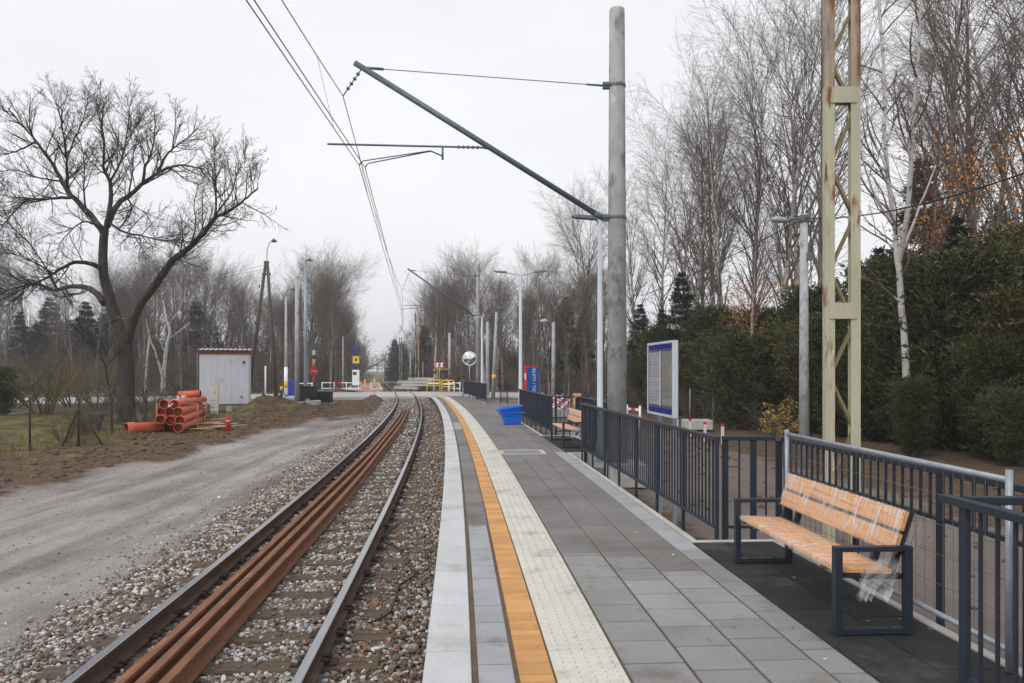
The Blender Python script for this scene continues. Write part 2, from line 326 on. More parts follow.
def make_ground():
    xs = np.concatenate([-34-np.cumsum(0.4*1.22**np.arange(36))[::-1], np.arange(-34, 14, 0.3), 14+np.cumsum(0.4*1.22**np.arange(36))])
    ys = np.concatenate([-2-np.cumsum(0.5*1.4**np.arange(14))[::-1], np.arange(-2, 64, 0.3), 64+np.cumsum(0.4*1.12**np.arange(56))])
    gx, gy = np.meshgrid(xs, ys); x = gx.ravel(); y = gy.ravel(); z = ground_z(x, y)
    off = x-txn(y); nn = fbm(x*0.6, y*0.6); n2 = fbm(x*1.7+40, y*1.7)
    gravel = sstep(-9.9, -9.0, x+(nn-0.5)*1.6-0.02*(y-10))*(1-sstep(-1.9, -1.3, off))*(1-sstep(36, 46, y+(nn-0.5)*16))
    gravel = np.maximum(gravel, 0.75*(y > 78)*sstep(-3.2, -2.4, off)*(1-sstep(2.4, 3.2, off)))
    grass = sstep(-13.6, -14.6, x+(nn-0.5)*2.5)*sstep(14, 18, y)*(1-sstep(38, 46, y))*sstep(0.36, 0.56, n2)
    grass = np.maximum(grass, 0.9*(x < -13)*(x > -40)*(y > 80)*(y < 112))
    grass = np.maximum(grass, 0.7*(x > -13.8)*(x < -11.6)*(y < 44)*(y > 10)*sstep(0.56, 0.66, n2))
    grass = np.maximum(grass, 0.55*(off < -1.9)*(off > -3.0)*(y < 40)*sstep(0.62, 0.72, n2))
    grass = np.maximum(grass, 0.5*(off > 4.4)*(y < 60)*sstep(0.66, 0.74, n2))
    dirt = sstep(4.6, 5.3, off)*(1-sstep(8.8, 10.5, off+(nn-0.5)*2))*(y < 60)
    col = np.stack([gravel, grass, dirt], 1)
    nx, ny = len(xs), len(ys); i = np.arange(nx*ny).reshape(ny, nx)
    Fq = np.stack([i[:-1,:-1].ravel(), i[:-1,1:].ravel(), i[1:,1:].ravel(), i[1:,:-1].ravel()], 1)
    m = bpy.data.materials.new('ground_surface'); m.use_nodes = True; t = m.node_tree; N = t.nodes; K = t.links.new
    b = N['Principled BSDF']; b.inputs['Roughness'].default_value = 0.97; b.inputs['Specular IOR Level'].default_value = 0.15
    at = N.new('ShaderNodeAttribute'); at.attribute_name = 'tint'; sp = N.new('ShaderNodeSeparateColor'); K(at.outputs['Color'], sp.inputs['Color'])
    geo = N.new('ShaderNodeNewGeometry'); pos = geo.outputs['Position']
    def noise(sc, det=6, st=None, ro=0.6):
        v = pos
        if st: q = N.new('ShaderNodeMapping'); q.inputs['Scale'].default_value = st; K(pos, q.inputs['Vector']); v = q.outputs[0]
        n = N.new('ShaderNodeTexNoise'); n.inputs['Scale'].default_value = sc; n.inputs['Detail'].default_value = det; n.inputs['Roughness'].default_value = ro; K(v, n.inputs['Vector']); return n.outputs['Fac']
    def ramp(f, stops):
        r = N.new('ShaderNodeValToRGB'); e = r.color_ramp.elements
        while len(e) < len(stops): e.new(0.5)
        for q, (p_, c_) in zip(e, stops): q.position = p_; q.color = c_
        K(f, r.inputs['Fac']); return r.outputs['Color']
    def mix(f, a, c):
        q = N.new('ShaderNodeMix'); q.data_type = 'RGBA'
        if isinstance(f, float): q.inputs['Factor'].default_value = f
        else: K(f, q.inputs['Factor'])
        K(a, q.inputs['A']); K(c, q.inputs['B']); return q.outputs['Result']
    def thr(zone, nzf, soft=0.35):
        """zone weight with its edge broken up by noise"""
        a = N.new('ShaderNodeMath'); a.operation = 'MULTIPLY_ADD'; K(nzf, a.inputs[0]); a.inputs[1].default_value = 1.0; a.inputs[2].default_value = -0.5
        c = N.new('ShaderNodeMath'); c.operation = 'ADD'; K(zone, c.inputs[0]); K(a.outputs[0], c.inputs[1])
        r = N.new('ShaderNodeMapRange'); r.inputs['From Min'].default_value = 0.5-soft/2; r.inputs['From Max'].default_value = 0.5+soft/2; K(c.outputs[0], r.inputs['Value']); return r.outputs[0]
    fine = noise(30, 5); mid = noise(3.0, 7); big = noise(0.5, 5)
    soil = mix(0.45, ramp(mid, [(0.28, srgb(56, 45, 38)), (0.5, srgb(92, 75, 61)), (0.72, srgb(122, 100, 78))]), ramp(fine, [(0.3, srgb(58, 46, 38)), (0.55, srgb(96, 80, 66)), (0.7, srgb(138, 116, 90))]))
    streak = noise(1.6, 6, (1.0, 0.10, 1.0))
    grv = mix(0.4, ramp(streak, [(0.32, srgb(102, 95, 90)), (0.48, srgb(138, 132, 128)), (0.62, srgb(174, 170, 168))]), ramp(fine, [(0.3, srgb(82, 73, 68)), (0.5, srgb(140, 134, 130)), (0.7, srgb(174, 169, 166))]))
    wet = ramp(noise(0.35, 4), [(0.45, (1, 1, 1, 1)), (0.7, (0.72, 0.68, 0.65, 1))])
    mul = N.new('ShaderNodeMix'); mul.data_type = 'RGBA'; mul.blend_type = 'MULTIPLY'; mul.inputs['Factor'].default_value = 1; K(grv, mul.inputs['A']); K(wet, mul.inputs['B']); grv = mul.outputs['Result']
    grs = mix(0.5, ramp(mid, [(0.3, srgb(84, 82, 46)), (0.6, srgb(118, 114, 66))]), ramp(fine, [(0.3, srgb(66, 66, 36)), (0.7, srgb(132, 126, 80))]))
    drt = mix(0.4, ramp(noise(1.2, 6, (1, 0.2, 1)), [(0.3, srgb(90, 83, 79)), (0.7, srgb(130, 121, 116))]), ramp(fine, [(0.3, srgb(82, 72, 66)), (0.7, srgb(134, 122, 114))]))
    c = mix(thr(sp.outputs[2], mid), soil, drt); c = mix(thr(sp.outputs[1], mid), c, grs); c = mix(thr(sp.outputs[0], mid, 0.5), c, grv)
    K(c, b.inputs['Base Color'])
    bp = N.new('ShaderNodeBump'); bp.inputs['Strength'].default_value = 0.7; bp.inputs['Distance'].default_value = 0.03; K(fine, bp.inputs['Height'])
    bp2 = N.new('ShaderNodeBump'); bp2.inputs['Strength'].default_value = 0.6; bp2.inputs['Distance'].default_value = 0.08; K(mid, bp2.inputs['Height']); K(bp.outputs[0], bp2.inputs['Normal'])
    K(bp2.outputs[0], b.inputs['Normal'])
    # wheel tracks pressed into the gravel: paler compacted lanes with a tread pattern
    tat = N.new('ShaderNodeAttribute'); tat.attribute_name = 'wheel_track'; trk = tat.outputs['Fac']
    tn = N.new('ShaderNodeMath'); tn.operation = 'MULTIPLY'; K(trk, tn.inputs[0]); nb_ = N.new('ShaderNodeMapRange'); nb_.inputs['From Min'].default_value = 0.38; nb_.inputs['From Max'].default_value = 0.6; K(noise(0.9, 5), nb_.inputs['Value']); K(nb_.outputs[0], tn.inputs[1])
    wv = N.new('ShaderNodeTexWave'); wv.wave_type = 'BANDS'; wv.bands_direction = 'Y'; wv.inputs['Scale'].default_value = 1.9; wv.inputs['Distortion'].default_value = 2.5; wv.inputs['Detail'].default_value = 2; wv.inputs['Detail Scale'].default_value = 3; K(pos, wv.inputs['Vector'])
    wm = N.new('ShaderNodeMath'); wm.operation = 'MULTIPLY'; K(wv.outputs['Fac'], wm.inputs[0]); K(tn.outputs[0], wm.inputs[1])
    bp3 = N.new('ShaderNodeBump'); bp3.inputs['Strength'].default_value = 0.8; bp3.inputs['Distance'].default_value = 0.05; K(wm.outputs[0], bp3.inputs['Height']); K(bp2.outputs[0], bp3.inputs['Normal']); K(bp3.outputs[0], b.inputs['Normal'])
    tf = N.new('ShaderNodeMath'); tf.operation = 'MULTIPLY'; K(tn.outputs[0], tf.inputs[0]); tf.inputs[1].default_value = 0.6
    pale = ramp(fine, [(0.3, srgb(142, 135, 131)), (0.7, srgb(182, 177, 173))]); K(mix(tf.outputs[0], c, pale), b.inputs['Base Color'])
    lanes = sum(np.exp(-((off-l-0.15*np.sin(y*0.13+l))/0.20)**2) for l in (-3.3, -4.15, -5.0, -5.9, -6.7))*(gravel > 0.3)
    o = np_mesh('ground', np.stack([x, y, z], 1), Fq, m, smooth=True, color=col); o['kind'] = 'structure'
    ta = o.data.attributes.new('wheel_track', 'FLOAT', 'POINT'); ta.data.foreach_set('value', np.clip(lanes, 0, 1).astype(np.float32))
make_ground()

def ribbon(name, ys, offs, m, zf=None, kind='structure', smooth=True):
    """sheet in track coordinates; offs = [(offset, z), ...]"""
    V = []; n = len(offs)
    for y in ys:
        for (o_, z_) in offs:
            p = tp(y, o_, z_)
            if zf: p.z += zf(y, o_)
            V.append(p)
    V = np.array([tuple(v) for v in V]); i = np.arange(len(V)).reshape(len(ys), n)
    Fq = np.stack([i[:-1,:-1].ravel(), i[:-1,1:].ravel(), i[1:,1:].ravel(), i[1:,:-1].ravel()], 1)
    ob = np_mesh(name, V, Fq, m, smooth=smooth); ob['kind'] = kind; return ob
# trackbed
_rn = np.random.RandomState(5)
ys_ = list(np.arange(-3, 62, 0.5))+list(np.arange(62, 420, 4.0))
ribbon('ballast_bed', ys_, [(-2.2, -0.66), (-1.8, -0.55), (-1.5, -0.465), (-0.75, Z_BALLAST-0.01), (0, Z_BALLAST-0.01), (0.75, Z_BALLAST-0.01), (1.5, -0.46), (1.75, -0.48), (2.4, -0.62)], M['ballast_bed'],
       zf=lambda y, o_: (vnoise(np.array([y*1.3]), np.array([o_*2.0]))[0]-0.5)*0.03)
# loose ballast stones
def make_stones():
    rs = np.random.RandomState(11)
    bm = bmesh.new(); bmesh.ops.create_icosphere(bm, subdivisions=1, radius=1.0)
    bv = np.array([v.co[:] for v in bm.verts]); bf = np.array([[v.index for v in f.verts] for f in bm.faces]); bm.free()
    variants = []
    for k in range(14):
        q = bv*(0.72+0.5*rs.rand(len(bv), 1)); q = q*np.array([1.0, 0.6+0.4*rs.rand(), 0.45+0.35*rs.rand()]); variants.append(q)
    variants = np.array(variants)
    def scatter(y0, y1, dens, smin, smax, o0=-2.5, o1=1.66, loose=False):
        n = int((y1-y0)*(o1-o0)*dens); y = rs.uniform(y0, y1, n); o_ = rs.uniform(o0, o1, n)
        keep = np.ones(n, bool)
        fade = sstep(-2.2, -1.45, o_+0.6*(vnoise(y*0.8, o_*0.6+3.3)-0.5)); keep &= rs.rand(n) < (sstep(-3.6, -1.8, o_)**2 if loose else np.maximum(fade**1.4, 0.05))
        ph = ((y-5.87)/0.635+0.5) % 1.0-0.5
        on = (np.abs(ph)*0.635 < 0.115) & (np.abs(o_) < 1.23); keep &= ~on | (rs.rand(n) < 0.10)
        keep &= (np.abs(np.abs(o_)-0.7525) > 0.10)
        c = -0.27+0.17*(y-7.6)/36.4; keep &= ~((o_ > c-0.21) & (o_ < c+0.24) & (y < 44))
        return y[keep], o_[keep], on[keep], rs.uniform(smin, smax, keep.sum())
    parts = [scatter(3.6, 12, 900, 0.012, 0.029), scatter(12, 26, 520, 0.016, 0.032), scatter(26, 62, 150, 0.028, 0.048), scatter(3.6, 34, 260, 0.006, 0.016, -3.6, -1.6, True)]
    y = np.concatenate([p[0] for p in parts]); o_ = np.concatenate([p[1] for p in parts]); on = np.concatenate([p[2] for p in parts]); s = np.concatenate([p[3] for p in parts])
    s = s*np.where(rs.rand(len(s)) < 0.06, 1.6, 1.0)*np.where(o_ < -1.9, 0.8, 1.0)
    n = len(y); sl = np.array([tslope(a) for a in y]); nn = np.sqrt(1+sl*sl)
    px = txn(y)+o_/nn; py = y-o_*sl/nn
    zb = np.where(o_ < -1.5, -0.46-0.045*np.clip((-1.5-o_)/0.3, 0, 1), Z_BALLAST-0.005); zb = np.where(on, Z_SLEEPER, zb)
    pz = zb+s*rs.uniform(-0.1, 0.75, n)
    a, b_, g = rs.rand(3, n)*2*np.pi; b_ = (b_-np.pi)*0.18
    ca, sa, cb, sb, = np.cos(a), np.sin(a), np.cos(b_), np.sin(b_)
    R = np.zeros((n, 3, 3)); R[:,0,0] = ca; R[:,0,1] = -sa*cb; R[:,0,2] = sa*sb; R[:,1,0] = sa; R[:,1,1] = ca*cb; R[:,1,2] = -ca*sb; R[:,2,1] = sb; R[:,2,2] = cb
    vv = variants[rs.randint(0, 14, n)]*s[:,None,None]
    V = np.einsum('nij,nkj->nki', R, vv)+np.stack([px, py, pz], 1)[:,None,:]
    Fq = bf[None]+(np.arange(n)*len(bv))[:,None,None]
    pal = np.array([srgb(*c)[:3] for c in [(148,146,143),(196,193,188),(120,100,84),(104,98,94),(166,150,132),(134,128,124),(98,84,74),(180,176,172),(140,108,84)]])
    w = np.array([0.18,0.15,0.14,0.13,0.1,0.11,0.10,0.06,0.03]); ci = rs.choice(len(pal), n, p=w)
    right = (o_ > 0.9) & (rs.rand(n) < 0.45); ci = np.where(right, rs.choice([2,3,6,8], n), ci)
    tint = pal[ci]*rs.uniform(0.75, 1.12, (n, 1))
    col = np.repeat(tint[:,None,:], len(bv), 1).reshape(-1, 3)
    m = bpy.data.materials.new('ballast_stone'); m.use_nodes = True; t = m.node_tree; b = t.nodes['Principled BSDF']; b.inputs['Roughness'].default_value = 0.85; b.inputs['Specular IOR Level'].default_value = 0.25
    at = t.nodes.new('ShaderNodeAttribute'); at.attribute_name = 'tint'
    nz_ = t.nodes.new('ShaderNodeTexNoise'); nz_.inputs['Scale'].default_value = 45
    rr = t.nodes.new('ShaderNodeMapRange'); rr.inputs['To Min'].default_value = 0.6; rr.inputs['To Max'].default_value = 1.4; t.links.new(nz_.outputs['Fac'], rr.inputs['Value'])
    gq = t.nodes.new('ShaderNodeNewGeometry'); t.links.new(gq.outputs['Position'], nz_.inputs['Vector'])
    vs = t.nodes.new('ShaderNodeVectorMath'); vs.operation = 'SCALE'; t.links.new(at.outputs['Color'], vs.inputs[0]); t.links.new(rr.outputs[0], vs.inputs['Scale'])
    t.links.new(vs.outputs[0], b.inputs['Base Color'])
    o = np_mesh('ballast', V.reshape(-1, 3), Fq.reshape(-1, 3), m, color=col); o['kind'] = 'stuff'; o['label'] = 'grey and brown crushed stone ballast between the sleepers'
make_stones()

# ------------------------------------------------------------------ road and crossing
def poly_slab(name, pts_near, pts_far, z0, z1, m, th=0.25, label=None):
    """road strip between two polylines, crossfall z0 -> z1 by index"""
    n = len(pts_near); V = []; Fc = []
    for i in range(n):
        for (p, q) in ((pts_near[i], 0), (pts_far[i], 0)): V.append((p[0], p[1], z0[i]))
        V.append((pts_near[i][0], pts_near[i][1], z0[i]-th)); V.append((pts_far[i][0], pts_far[i][1], z0[i]-th))
    for i in range(n-1):
        a = i*4; b = a+4
        Fc += [(a, b, b+1, a+1), (a+2, b+2, b, a), (a+1, b+1, b+3, a+3)]
    mb = MB(); mb.add(V, Fc); o = mb.build(name, m); o['kind'] = 'structure'; return o
def cr(y, off): p = tp(y, off); return (p.x, p.y)
# concrete crossing panels between and beside the rails
mbp = MB()
for (a, b) in ((-2.6, -0.83), (-0.66, 0.66), (0.83, 2.6)):
    for k in range(5):
        y0 = 62.6+k*2.9; y1 = y0+2.87
        q = [tp(y0, a), tp(y0, b), tp(y1, b), tp(y1, a)]
        mbp.add([(p.x, p.y, Z_RAIL-0.012) for p in q]+[(p.x, p.y, -0.5) for p in q], [(0,1,2,3),(0,4,5,1),(1,5,6,2),(2,6,7,3),(3,7,4,0)])
o = mbp.build('crossing_panels', M['concrete_light']); o['kind'] = 'structure'
l0 = cr(62.6, -2.62); l1 = cr(77.1, -2.62); r0 = cr(62.6, 2.62); r1 = cr(77.1, 2.62)
poly_slab('road', [(-90, 33), (-50, 46.5), (-30, 54.5), (-19, 62), l0], [(-90, 47), (-50, 60), (-30, 69), (-19, 77), l1], [-0.44, -0.44, -0.43, -0.36, -0.265], None, M['asphalt'])
poly_slab('road', [r0, (-1.0, 63.5), (8, 60), (40, 54), (90, 44)], [r1, (-1.0, 76), (8, 74), (40, 68), (90, 58)], [-0.265, -0.3, -0.34, -0.36, -0.4], None, M['asphalt'])
# paved strip of the platform across the road, left of the far track
V = []; 
for y in np.arange(79, 134, 5.0):
    V += [tp(y, -5.6, -0.08), tp(y, -2.05, -0.08), tp(y, -1.75, -0.08), tp(y, -1.75, -0.6)]
n = len(V)//4; mb = MB(); mb.add(V, [f for i in range(n-1) for f in ((i*4, i*4+1, i*4+5, i*4+4),)]+[(0, 1, 2, 3)]); 
o = mb.build('far_pavement', M['pink_paving']); o['kind'] = 'structure'
mb = MB(); mb.add([v+Vector((0,0,0.004)) for v in V], [f for i in range(n-1) for f in ((i*4+1, i*4+2, i*4+6, i*4+5), (i*4+2, i*4+3, i*4+7, i*4+6))]+[(1,2,3)]); o = mb.build('far_pavement_edge', M['edge_slab']); o['kind'] = 'structure'

# ------------------------------------------------------------------ platform
def zp(y): return -0.19*float(sstep(53, 61.5, np.array([y]))[0])
PY0, PY1 = 1.2, 61.6
def strip(mb, o0, o1, y0, y1, step, gap=0.006, z=0.0, th=0.06, bev=0.004, jitter=0.0015, mi=0, rs=random.Random(4), shift=0.0, bump=None):
    y = y0+shift
    while y < y1-1e-6:
        ya = max(y, y0)+gap/2; yb = min(y+step, y1)-gap/2; y += step
        if yb-ya < 0.03: continue
        dz = rs.uniform(-jitter, jitter)
        a0, a1 = o0+gap/2, o1-gap/2
        lo = [tp(ya, a0), tp(ya, a1), tp(yb, a1), tp(yb, a0)]; hi = [tp(ya+bev, a0+bev), tp(ya+bev, a1-bev), tp(yb-bev, a1-bev), tp(yb-bev, a0+bev)]
        vs = []
        for p in lo: p.z = z-th+zp(p.y); vs.append(p)
        for p in lo: q = p.copy(); q.z = z-bev+dz+zp(p.y); vs.append(q)
        for p in hi: p.z = z+dz+zp(p.y); vs.append(p)
        mb.add(vs, [(0,1,5,4),(1,2,6,5),(2,3,7,6),(3,0,4,7),(4,5,9,8),(5,6,10,9),(6,7,11,10),(7,4,8,11),(8,9,10,11)], mi)
# body
def body(name, prof, y0, y1, m, step=0.8):
    ys = list(np.arange(y0, y1, step))+[y1]; n = len(prof); V = []; Fc = []
    for y in ys:
        for (o_, z_) in prof:
            p = tp(y, o_, z_); p.z += zp(p.y) if z_ > -0.3 else 0; V.append(p)
    for i in range(len(ys)-1):
        for j in range(n-1): Fc.append((i*n+j, i*n+j+1, (i+1)*n+j+1, (i+1)*n+j))
    Fc.append(tuple(range(n))[::-1]); Fc.append(tuple((len(ys)-1)*n+j for j in range(n)))
    o = MB().add(V, Fc).build(name, m); o['kind'] = 'structure'; return o
body('platform', [(1.70, -0.75), (1.70, -0.012), (1.93, -0.012), (4.26, -0.012), (4.26, -0.75)], PY0, PY1, M['joint'])
mb = MB(); strip(mb, 1.60, 1.905, PY0, PY1, 1.01, 0.018, 0.003, 0.085, 0.006, shift=-0.32); o = mb.build('platform_edge', M['edge_slab']); o['kind'] = 'structure'
mb = MB(); strip(mb, 1.925, 2.160, PY0, 9.0, 0.40, 0.024, shift=-0.12, bev=0.006)
strip(mb, 1.925, 2.165, 24.0, 27.0, 0.4); o = mb.build('light_paving_row', M['slab_light']); o['kind'] = 'structure'
mb = MB(); strip(mb, 1.925, 2.165, 9.0, 24.0, 0.40, 0.006); strip(mb, 1.925, 2.165, 27.0, PY1, 0.40, 0.006); o = mb.build('paving_row', M['slab_dusty']); o['kind'] = 'structure'
mb = MB(); strip(mb, 2.172, 2.385, PY0, PY1, 0.10, 0.010, 0.001, bev=0.005); o = mb.build('warning_strip', M['orange_brick']); o['kind'] = 'structure'
mb = MB(); strip(mb, 2.388, 2.815, PY0, PY1, 0.42, 0.009, 0.002, bev=0.004, shift=-0.1)
rs = random.Random(2)
y = 3.8
while y < 34:
    for k in range(5):
        c = tp(y, 2.445+0.078*k, 0.002); r0_, r1_ = 0.0165, 0.012; nseg = 8
        ring = [(c.x+r0_*math.cos(2*math.pi*j/nseg), c.y+r0_*math.sin(2*math.pi*j/nseg), c.z-0.001) for j in range(nseg)]
        top = [(c.x+r1_*math.cos(2*math.pi*j/nseg), c.y+r1_*math.sin(2*math.pi*j/nseg), c.z+0.011) for j in range(nseg)]
        mb.add(ring+top, [(j, (j+1)%nseg, nseg+(j+1)%nseg, nseg+j) for j in range(nseg)]+[tuple(range(nseg, 2*nseg))])
    y += 0.078
o = mb.build('tactile_paving', M['tactile']); o['kind'] = 'structure'
mb = MB(); mbd = MB()
cols = [(2.822, 3.22, 7.55), (3.22, 3.62, 7.4), (3.62, 4.02, 6.8)]
for i, (a, b, yl) in enumerate(cols):
    n0 = 4 if i < 2 else 3
    strip(mb, a, b, PY0, yl, 0.40, 0.020, shift=-0.17-0.13*(i%2)); strip(mbd, a, b, yl, PY1, 0.40, 0.010, shift=-0.13*(i%2))
strip(mb, 4.02, 4.255, PY0, 7.6, 0.4, 0.020); 
o = mb.build('clean_paving', M['slab']); o['kind'] = 'structure'
strip(mbd, 4.02, 4.255, 17.0, PY1, 0.4, 0.005); o = mbd.build('sanded_paving', M['slab_dusty']); o['kind'] = 'structure'
mb = MB(); strip(mb, 4.02, 4.255, 7.6, 17.0, 0.4, 0.010); o = mb.build('kerbside_paving_row', M['slab_light']); o['kind'] = 'structure'
# light kerb along the back of the platform, stepping out round the two bench bays
BAYS = [(4.11, 7.91), (16.82, 21.2)]; OB = 5.13
mb = MB()
def kerb(o0, o1, y0, y1, step=1.0): strip(mb, o0, o1, y0, y1, step, 0.006, 0.012, 0.6, 0.008)
for (a, b) in ((PY0, 4.04), (7.98, 16.75), (21.27, 29.6), (42.5, PY1)): kerb(4.26, 4.335, a, b)
for (a, b) in BAYS:
    kerb(OB, OB+0.075, a, b)
    kerb(4.26, OB+0.075, a-0.07, a, 0.07); kerb(4.26, OB+0.075, b, b+0.07, 0.07)
o = mb.build('kerb', M['concrete_light']); o['kind'] = 'structure'
mb = MB(); mbf = MB()
for (a, b) in BAYS:
    for (p, q) in ((4.262, 4.69), (4.69, OB)): strip(mb, p, q, a, b, 0.5, 0.010, 0.0, 0.05, 0.004, shift=-0.2*(p > 4.5))
    lo = [tp(a, 4.262), tp(a, OB), tp(b, OB), tp(b, 4.262)]
    mbf.add([(p.x, p.y, -0.012) for p in lo]+[(p.x, p.y, -0.7) for p in lo], [(0,1,2,3),(0,4,5,1),(1,5,6,2),(2,6,7,3),(3,7,4,0)])
o = mb.build('bay_paving', M['slab_black']); o['kind'] = 'structure'; o = mbf.build('bay_base', M['joint_dark']); o['kind'] = 'structure'
# paved exit path beside the ticket pillar
mb = MB(); a = [tp(30.1, 4.27), tp(30.5, 9.5), tp(44, 9.5), tp(42.9, 4.27)]
mb.add([(p.x, p.y, -0.008) for p in a]+[(p.x, p.y, -0.6) for p in a], [(0,1,2,3),(0,4,5,1),(1,5,6,2),(2,6,7,3),(3,7,4,0)]); o = mb.build('exit_path', M['slab_dusty']); o['kind'] = 'structure'

# ================================================================== TRACK
RAILP = [(-0.0625,0),(0.0625,0),(0.0625,0.011),(0.014,0.026),(0.009,0.045),(0.009,0.105),(0.034,0.118),(0.036,0.146),(0.030,0.150),(-0.030,0.150),(-0.036,0.146),(-0.034,0.118),(-0.009,0.105),(-0.009,0.045),(-0.014,0.026),(-0.0625,0.011)]
def sweep_rail(ys, offf, zf, roll=0.0):
    n = len(RAILP); V = []; mb = MB(); c, s_ = math.cos(roll), math.sin(roll)
    for y in ys:
        for (u, w) in RAILP: V.append(tp(y, offf(y)+u*c-w*s_, zf(y)+w*c+u*s_))
    fs = []; mi = []
    for i in range(len(ys)-1):
        for j in range(n): fs.append((i*n+j, i*n+(j+1)%n, (i+1)*n+(j+1)%n, (i+1)*n+j)); mi.append(1 if j in (8,) or j in (7, 9) else 0)
    fs += [tuple(range(n)), tuple((len(ys)-1)*n+j for j in range(n))[::-1]]; mi += [0, 0]
    mb.v = [tuple(v) for v in V]; mb.f = fs; mb.mi = mi; mb.sm = [False]*len(fs); return mb
ysr = list(np.arange(-2, 80, 0.6))+list(np.arange(80, 430, 8.0))
o = sweep_rail(ysr, lambda y: -0.7525, lambda y: Z_RAIL-0.15).build('running_rail', [M['rail_side'], M['rail_top']]); tag(o, 'polished left running rail of the track, next to the gravel road', 'rail', 'running rails')
o = sweep_rail(ysr, lambda y: 0.7525, lambda y: Z_RAIL-0.15).build('running_rail', [M['rail_side'], M['rail_top']]); tag(o, 'polished right running rail of the track, nearest the platform', 'rail', 'running rails')
yss = list(np.arange(-2, 44.2, 0.55))
for k, (d, lab) in enumerate(((-0.15, 'rusty spare rail lying leftmost of three between the running rails'), (0.0, 'rusty spare rail lying in the middle of three between the running rails'), (0.165, 'rusty spare rail lying rightmost of three between the running rails'))):
    ph = k*1.7
    o = sweep_rail(yss[:len(yss)-k], lambda y: -0.27+0.17*(y-7.6)/36.4+d+0.012*math.sin(y*0.35+ph), lambda y: Z_SLEEPER+0.004+0.004*math.sin(y*0.5+ph)).build('spare_rail', [M['rail_rust'], M['rail_rust']]); tag(o, lab, 'rail', 'spare rails')
mbs = MB().box((0,0,-0.075), (2.46, 0.23, 0.15))
def sleeper_parts():
    t = thing('sleeper', 'weathered brown timber sleeper half buried in the ballast under the rails', 'sleeper', (0,0,0), 0, 'sleepers under the rails')
    rs = random.Random(8); mb = MB(); nx = 9
    V = []
    for i in range(nx+1):
        x = -1.23+2.46*i/nx
        for (yy, zz) in ((-0.112,-0.15),(-0.112,-0.012),(-0.1,0),(0.1,0),(0.112,-0.012),(0.112,-0.15)): V.append((x+rs.uniform(-.006,.006)*(i in (0, nx)), yy+rs.uniform(-.006,.006), zz+rs.uniform(-.004,.003)))
    mb.add(V, [(i*6+j, i*6+(j+1)%6, (i+1)*6+(j+1)%6, (i+1)*6+j) for i in range(nx) for j in range(6)]+[(0,1,2,3,4,5)[::-1], tuple(nx*6+j for j in range(6))])
    mb.build('timber', M['sleeper'], t)
    for s in (-1, 1):
        m2 = MB().box((s*0.7525, 0, 0.006), (0.34, 0.15, 0.014))
        for q in (-1, 1):
            for e in (-1, 1):
                m2.tube([(s*0.7525+q*0.105, e*0.045, 0.01), (s*0.7525+q*0.105, e*0.045, 0.045)], 0.014, 6)
                m2.box((s*0.7525+q*0.078, e*0.045, 0.034), (0.06, 0.05, 0.018))
        m2.build('rail_chair', M['iron'], t)
    return t
sl0 = sleeper_parts(); y = 5.87-0.635*5; first = True; ns = 0; rs = random.Random(3)
while y < 200:
    if not (62.4 < y < 77.3):
        o = sl0 if first else copy_tree(sl0); first = False
        o.location = tp(y, rs.uniform(-0.03, 0.03), Z_SLEEPER+rs.uniform(-0.012, 0.004)); o.rotation_euler = (0, 0, trot(y)+rs.uniform(-0.02, 0.02)); ns += 1
    y += 0.635
    if ns >= 200: break
# loose cable lying on the ballast
pts = [(399, 524, -0.40), (386, 533, -0.385), (383, 536, -0.38), (386, 543, -0.39), (393, 545, -0.4), (398, 548, -0.4), (404, 560, -0.41), (411, 569, -0.41), (417, 573, -0.40), (411, 578, -0.39), (399, 585, -0.4), (394, 603, -0.38), (391, 611, -0.38), (383, 617, -0.39), (369, 623, -0.4)]
tag(MB().tube([G(*p) for p in pts], 0.011, 6).build('loose_cable', M['iron']), 'bent brown cable lying loose on the ballast beside the right rail', 'cable')
# ================================================================== TREES
def tube_mesh(segs, minsides=3):
    """segs: list of (p0, p1, r0, r1) -> V, F arrays; thicker segments get more sides"""
    Vs = []; Fs = []; base = 0
    arr = np.array([tuple(a)+tuple(b)+(r0, r1) for (a, b, r0, r1) in segs])
    rmax = np.maximum(arr[:,6], arr[:,7])
    for lo, hi, n in ((0, 0.018, 3), (0.018, 0.06, 5), (0.06, 9, 9)):
        a = arr[(rmax >= lo) & (rmax < hi)]
        if not len(a): continue
        p0 = a[:,0:3]; p1 = a[:,3:6]; d = p1-p0; d /= np.linalg.norm(d, axis=1, keepdims=True)+1e-9
        up = np.where(np.abs(d[:,2:3]) < 0.9, np.array([[0,0,1.0]]), np.array([[1.0,0,0]]))
        x = np.cross(d, up); x /= np.linalg.norm(x, axis=1, keepdims=True); y = np.cross(d, x)
        t = 2*np.pi*np.arange(n)/n; cs = np.cos(t)[None,:,None]; sn = np.sin(t)[None,:,None]
        ring = x[:,None]*cs+y[:,None]*sn
        v = np.concatenate([p0[:,None]+ring*a[:,6][:,None,None], p1[:,None]+ring*a[:,7][:,None,None]], 1)
        j = np.arange(n); f = np.stack([j, (j+1)%n, n+(j+1)%n, n+j], 1)
        F_ = f[None]+(np.arange(len(a))*2*n)[:,None,None]+base
        Vs.append(v.reshape(-1, 3)); Fs.append(F_.reshape(-1, 4)); base += len(a)*2*n
    return np.concatenate(Vs), np.concatenate(Fs)
def rvec(rs):
    while True:
        v = Vector((rs.uniform(-1,1), rs.uniform(-1,1), rs.uniform(-1,1)))
        if 0.05 < v.length < 1: return v.normalized()
def rot_off(d, ang, rs):
    a = d.cross(rvec(rs))
    if a.length < 1e-4: a = Vector((1,0,0))
    a.normalize(); return (d*math.cos(ang)+a*math.sin(ang)).normalized()
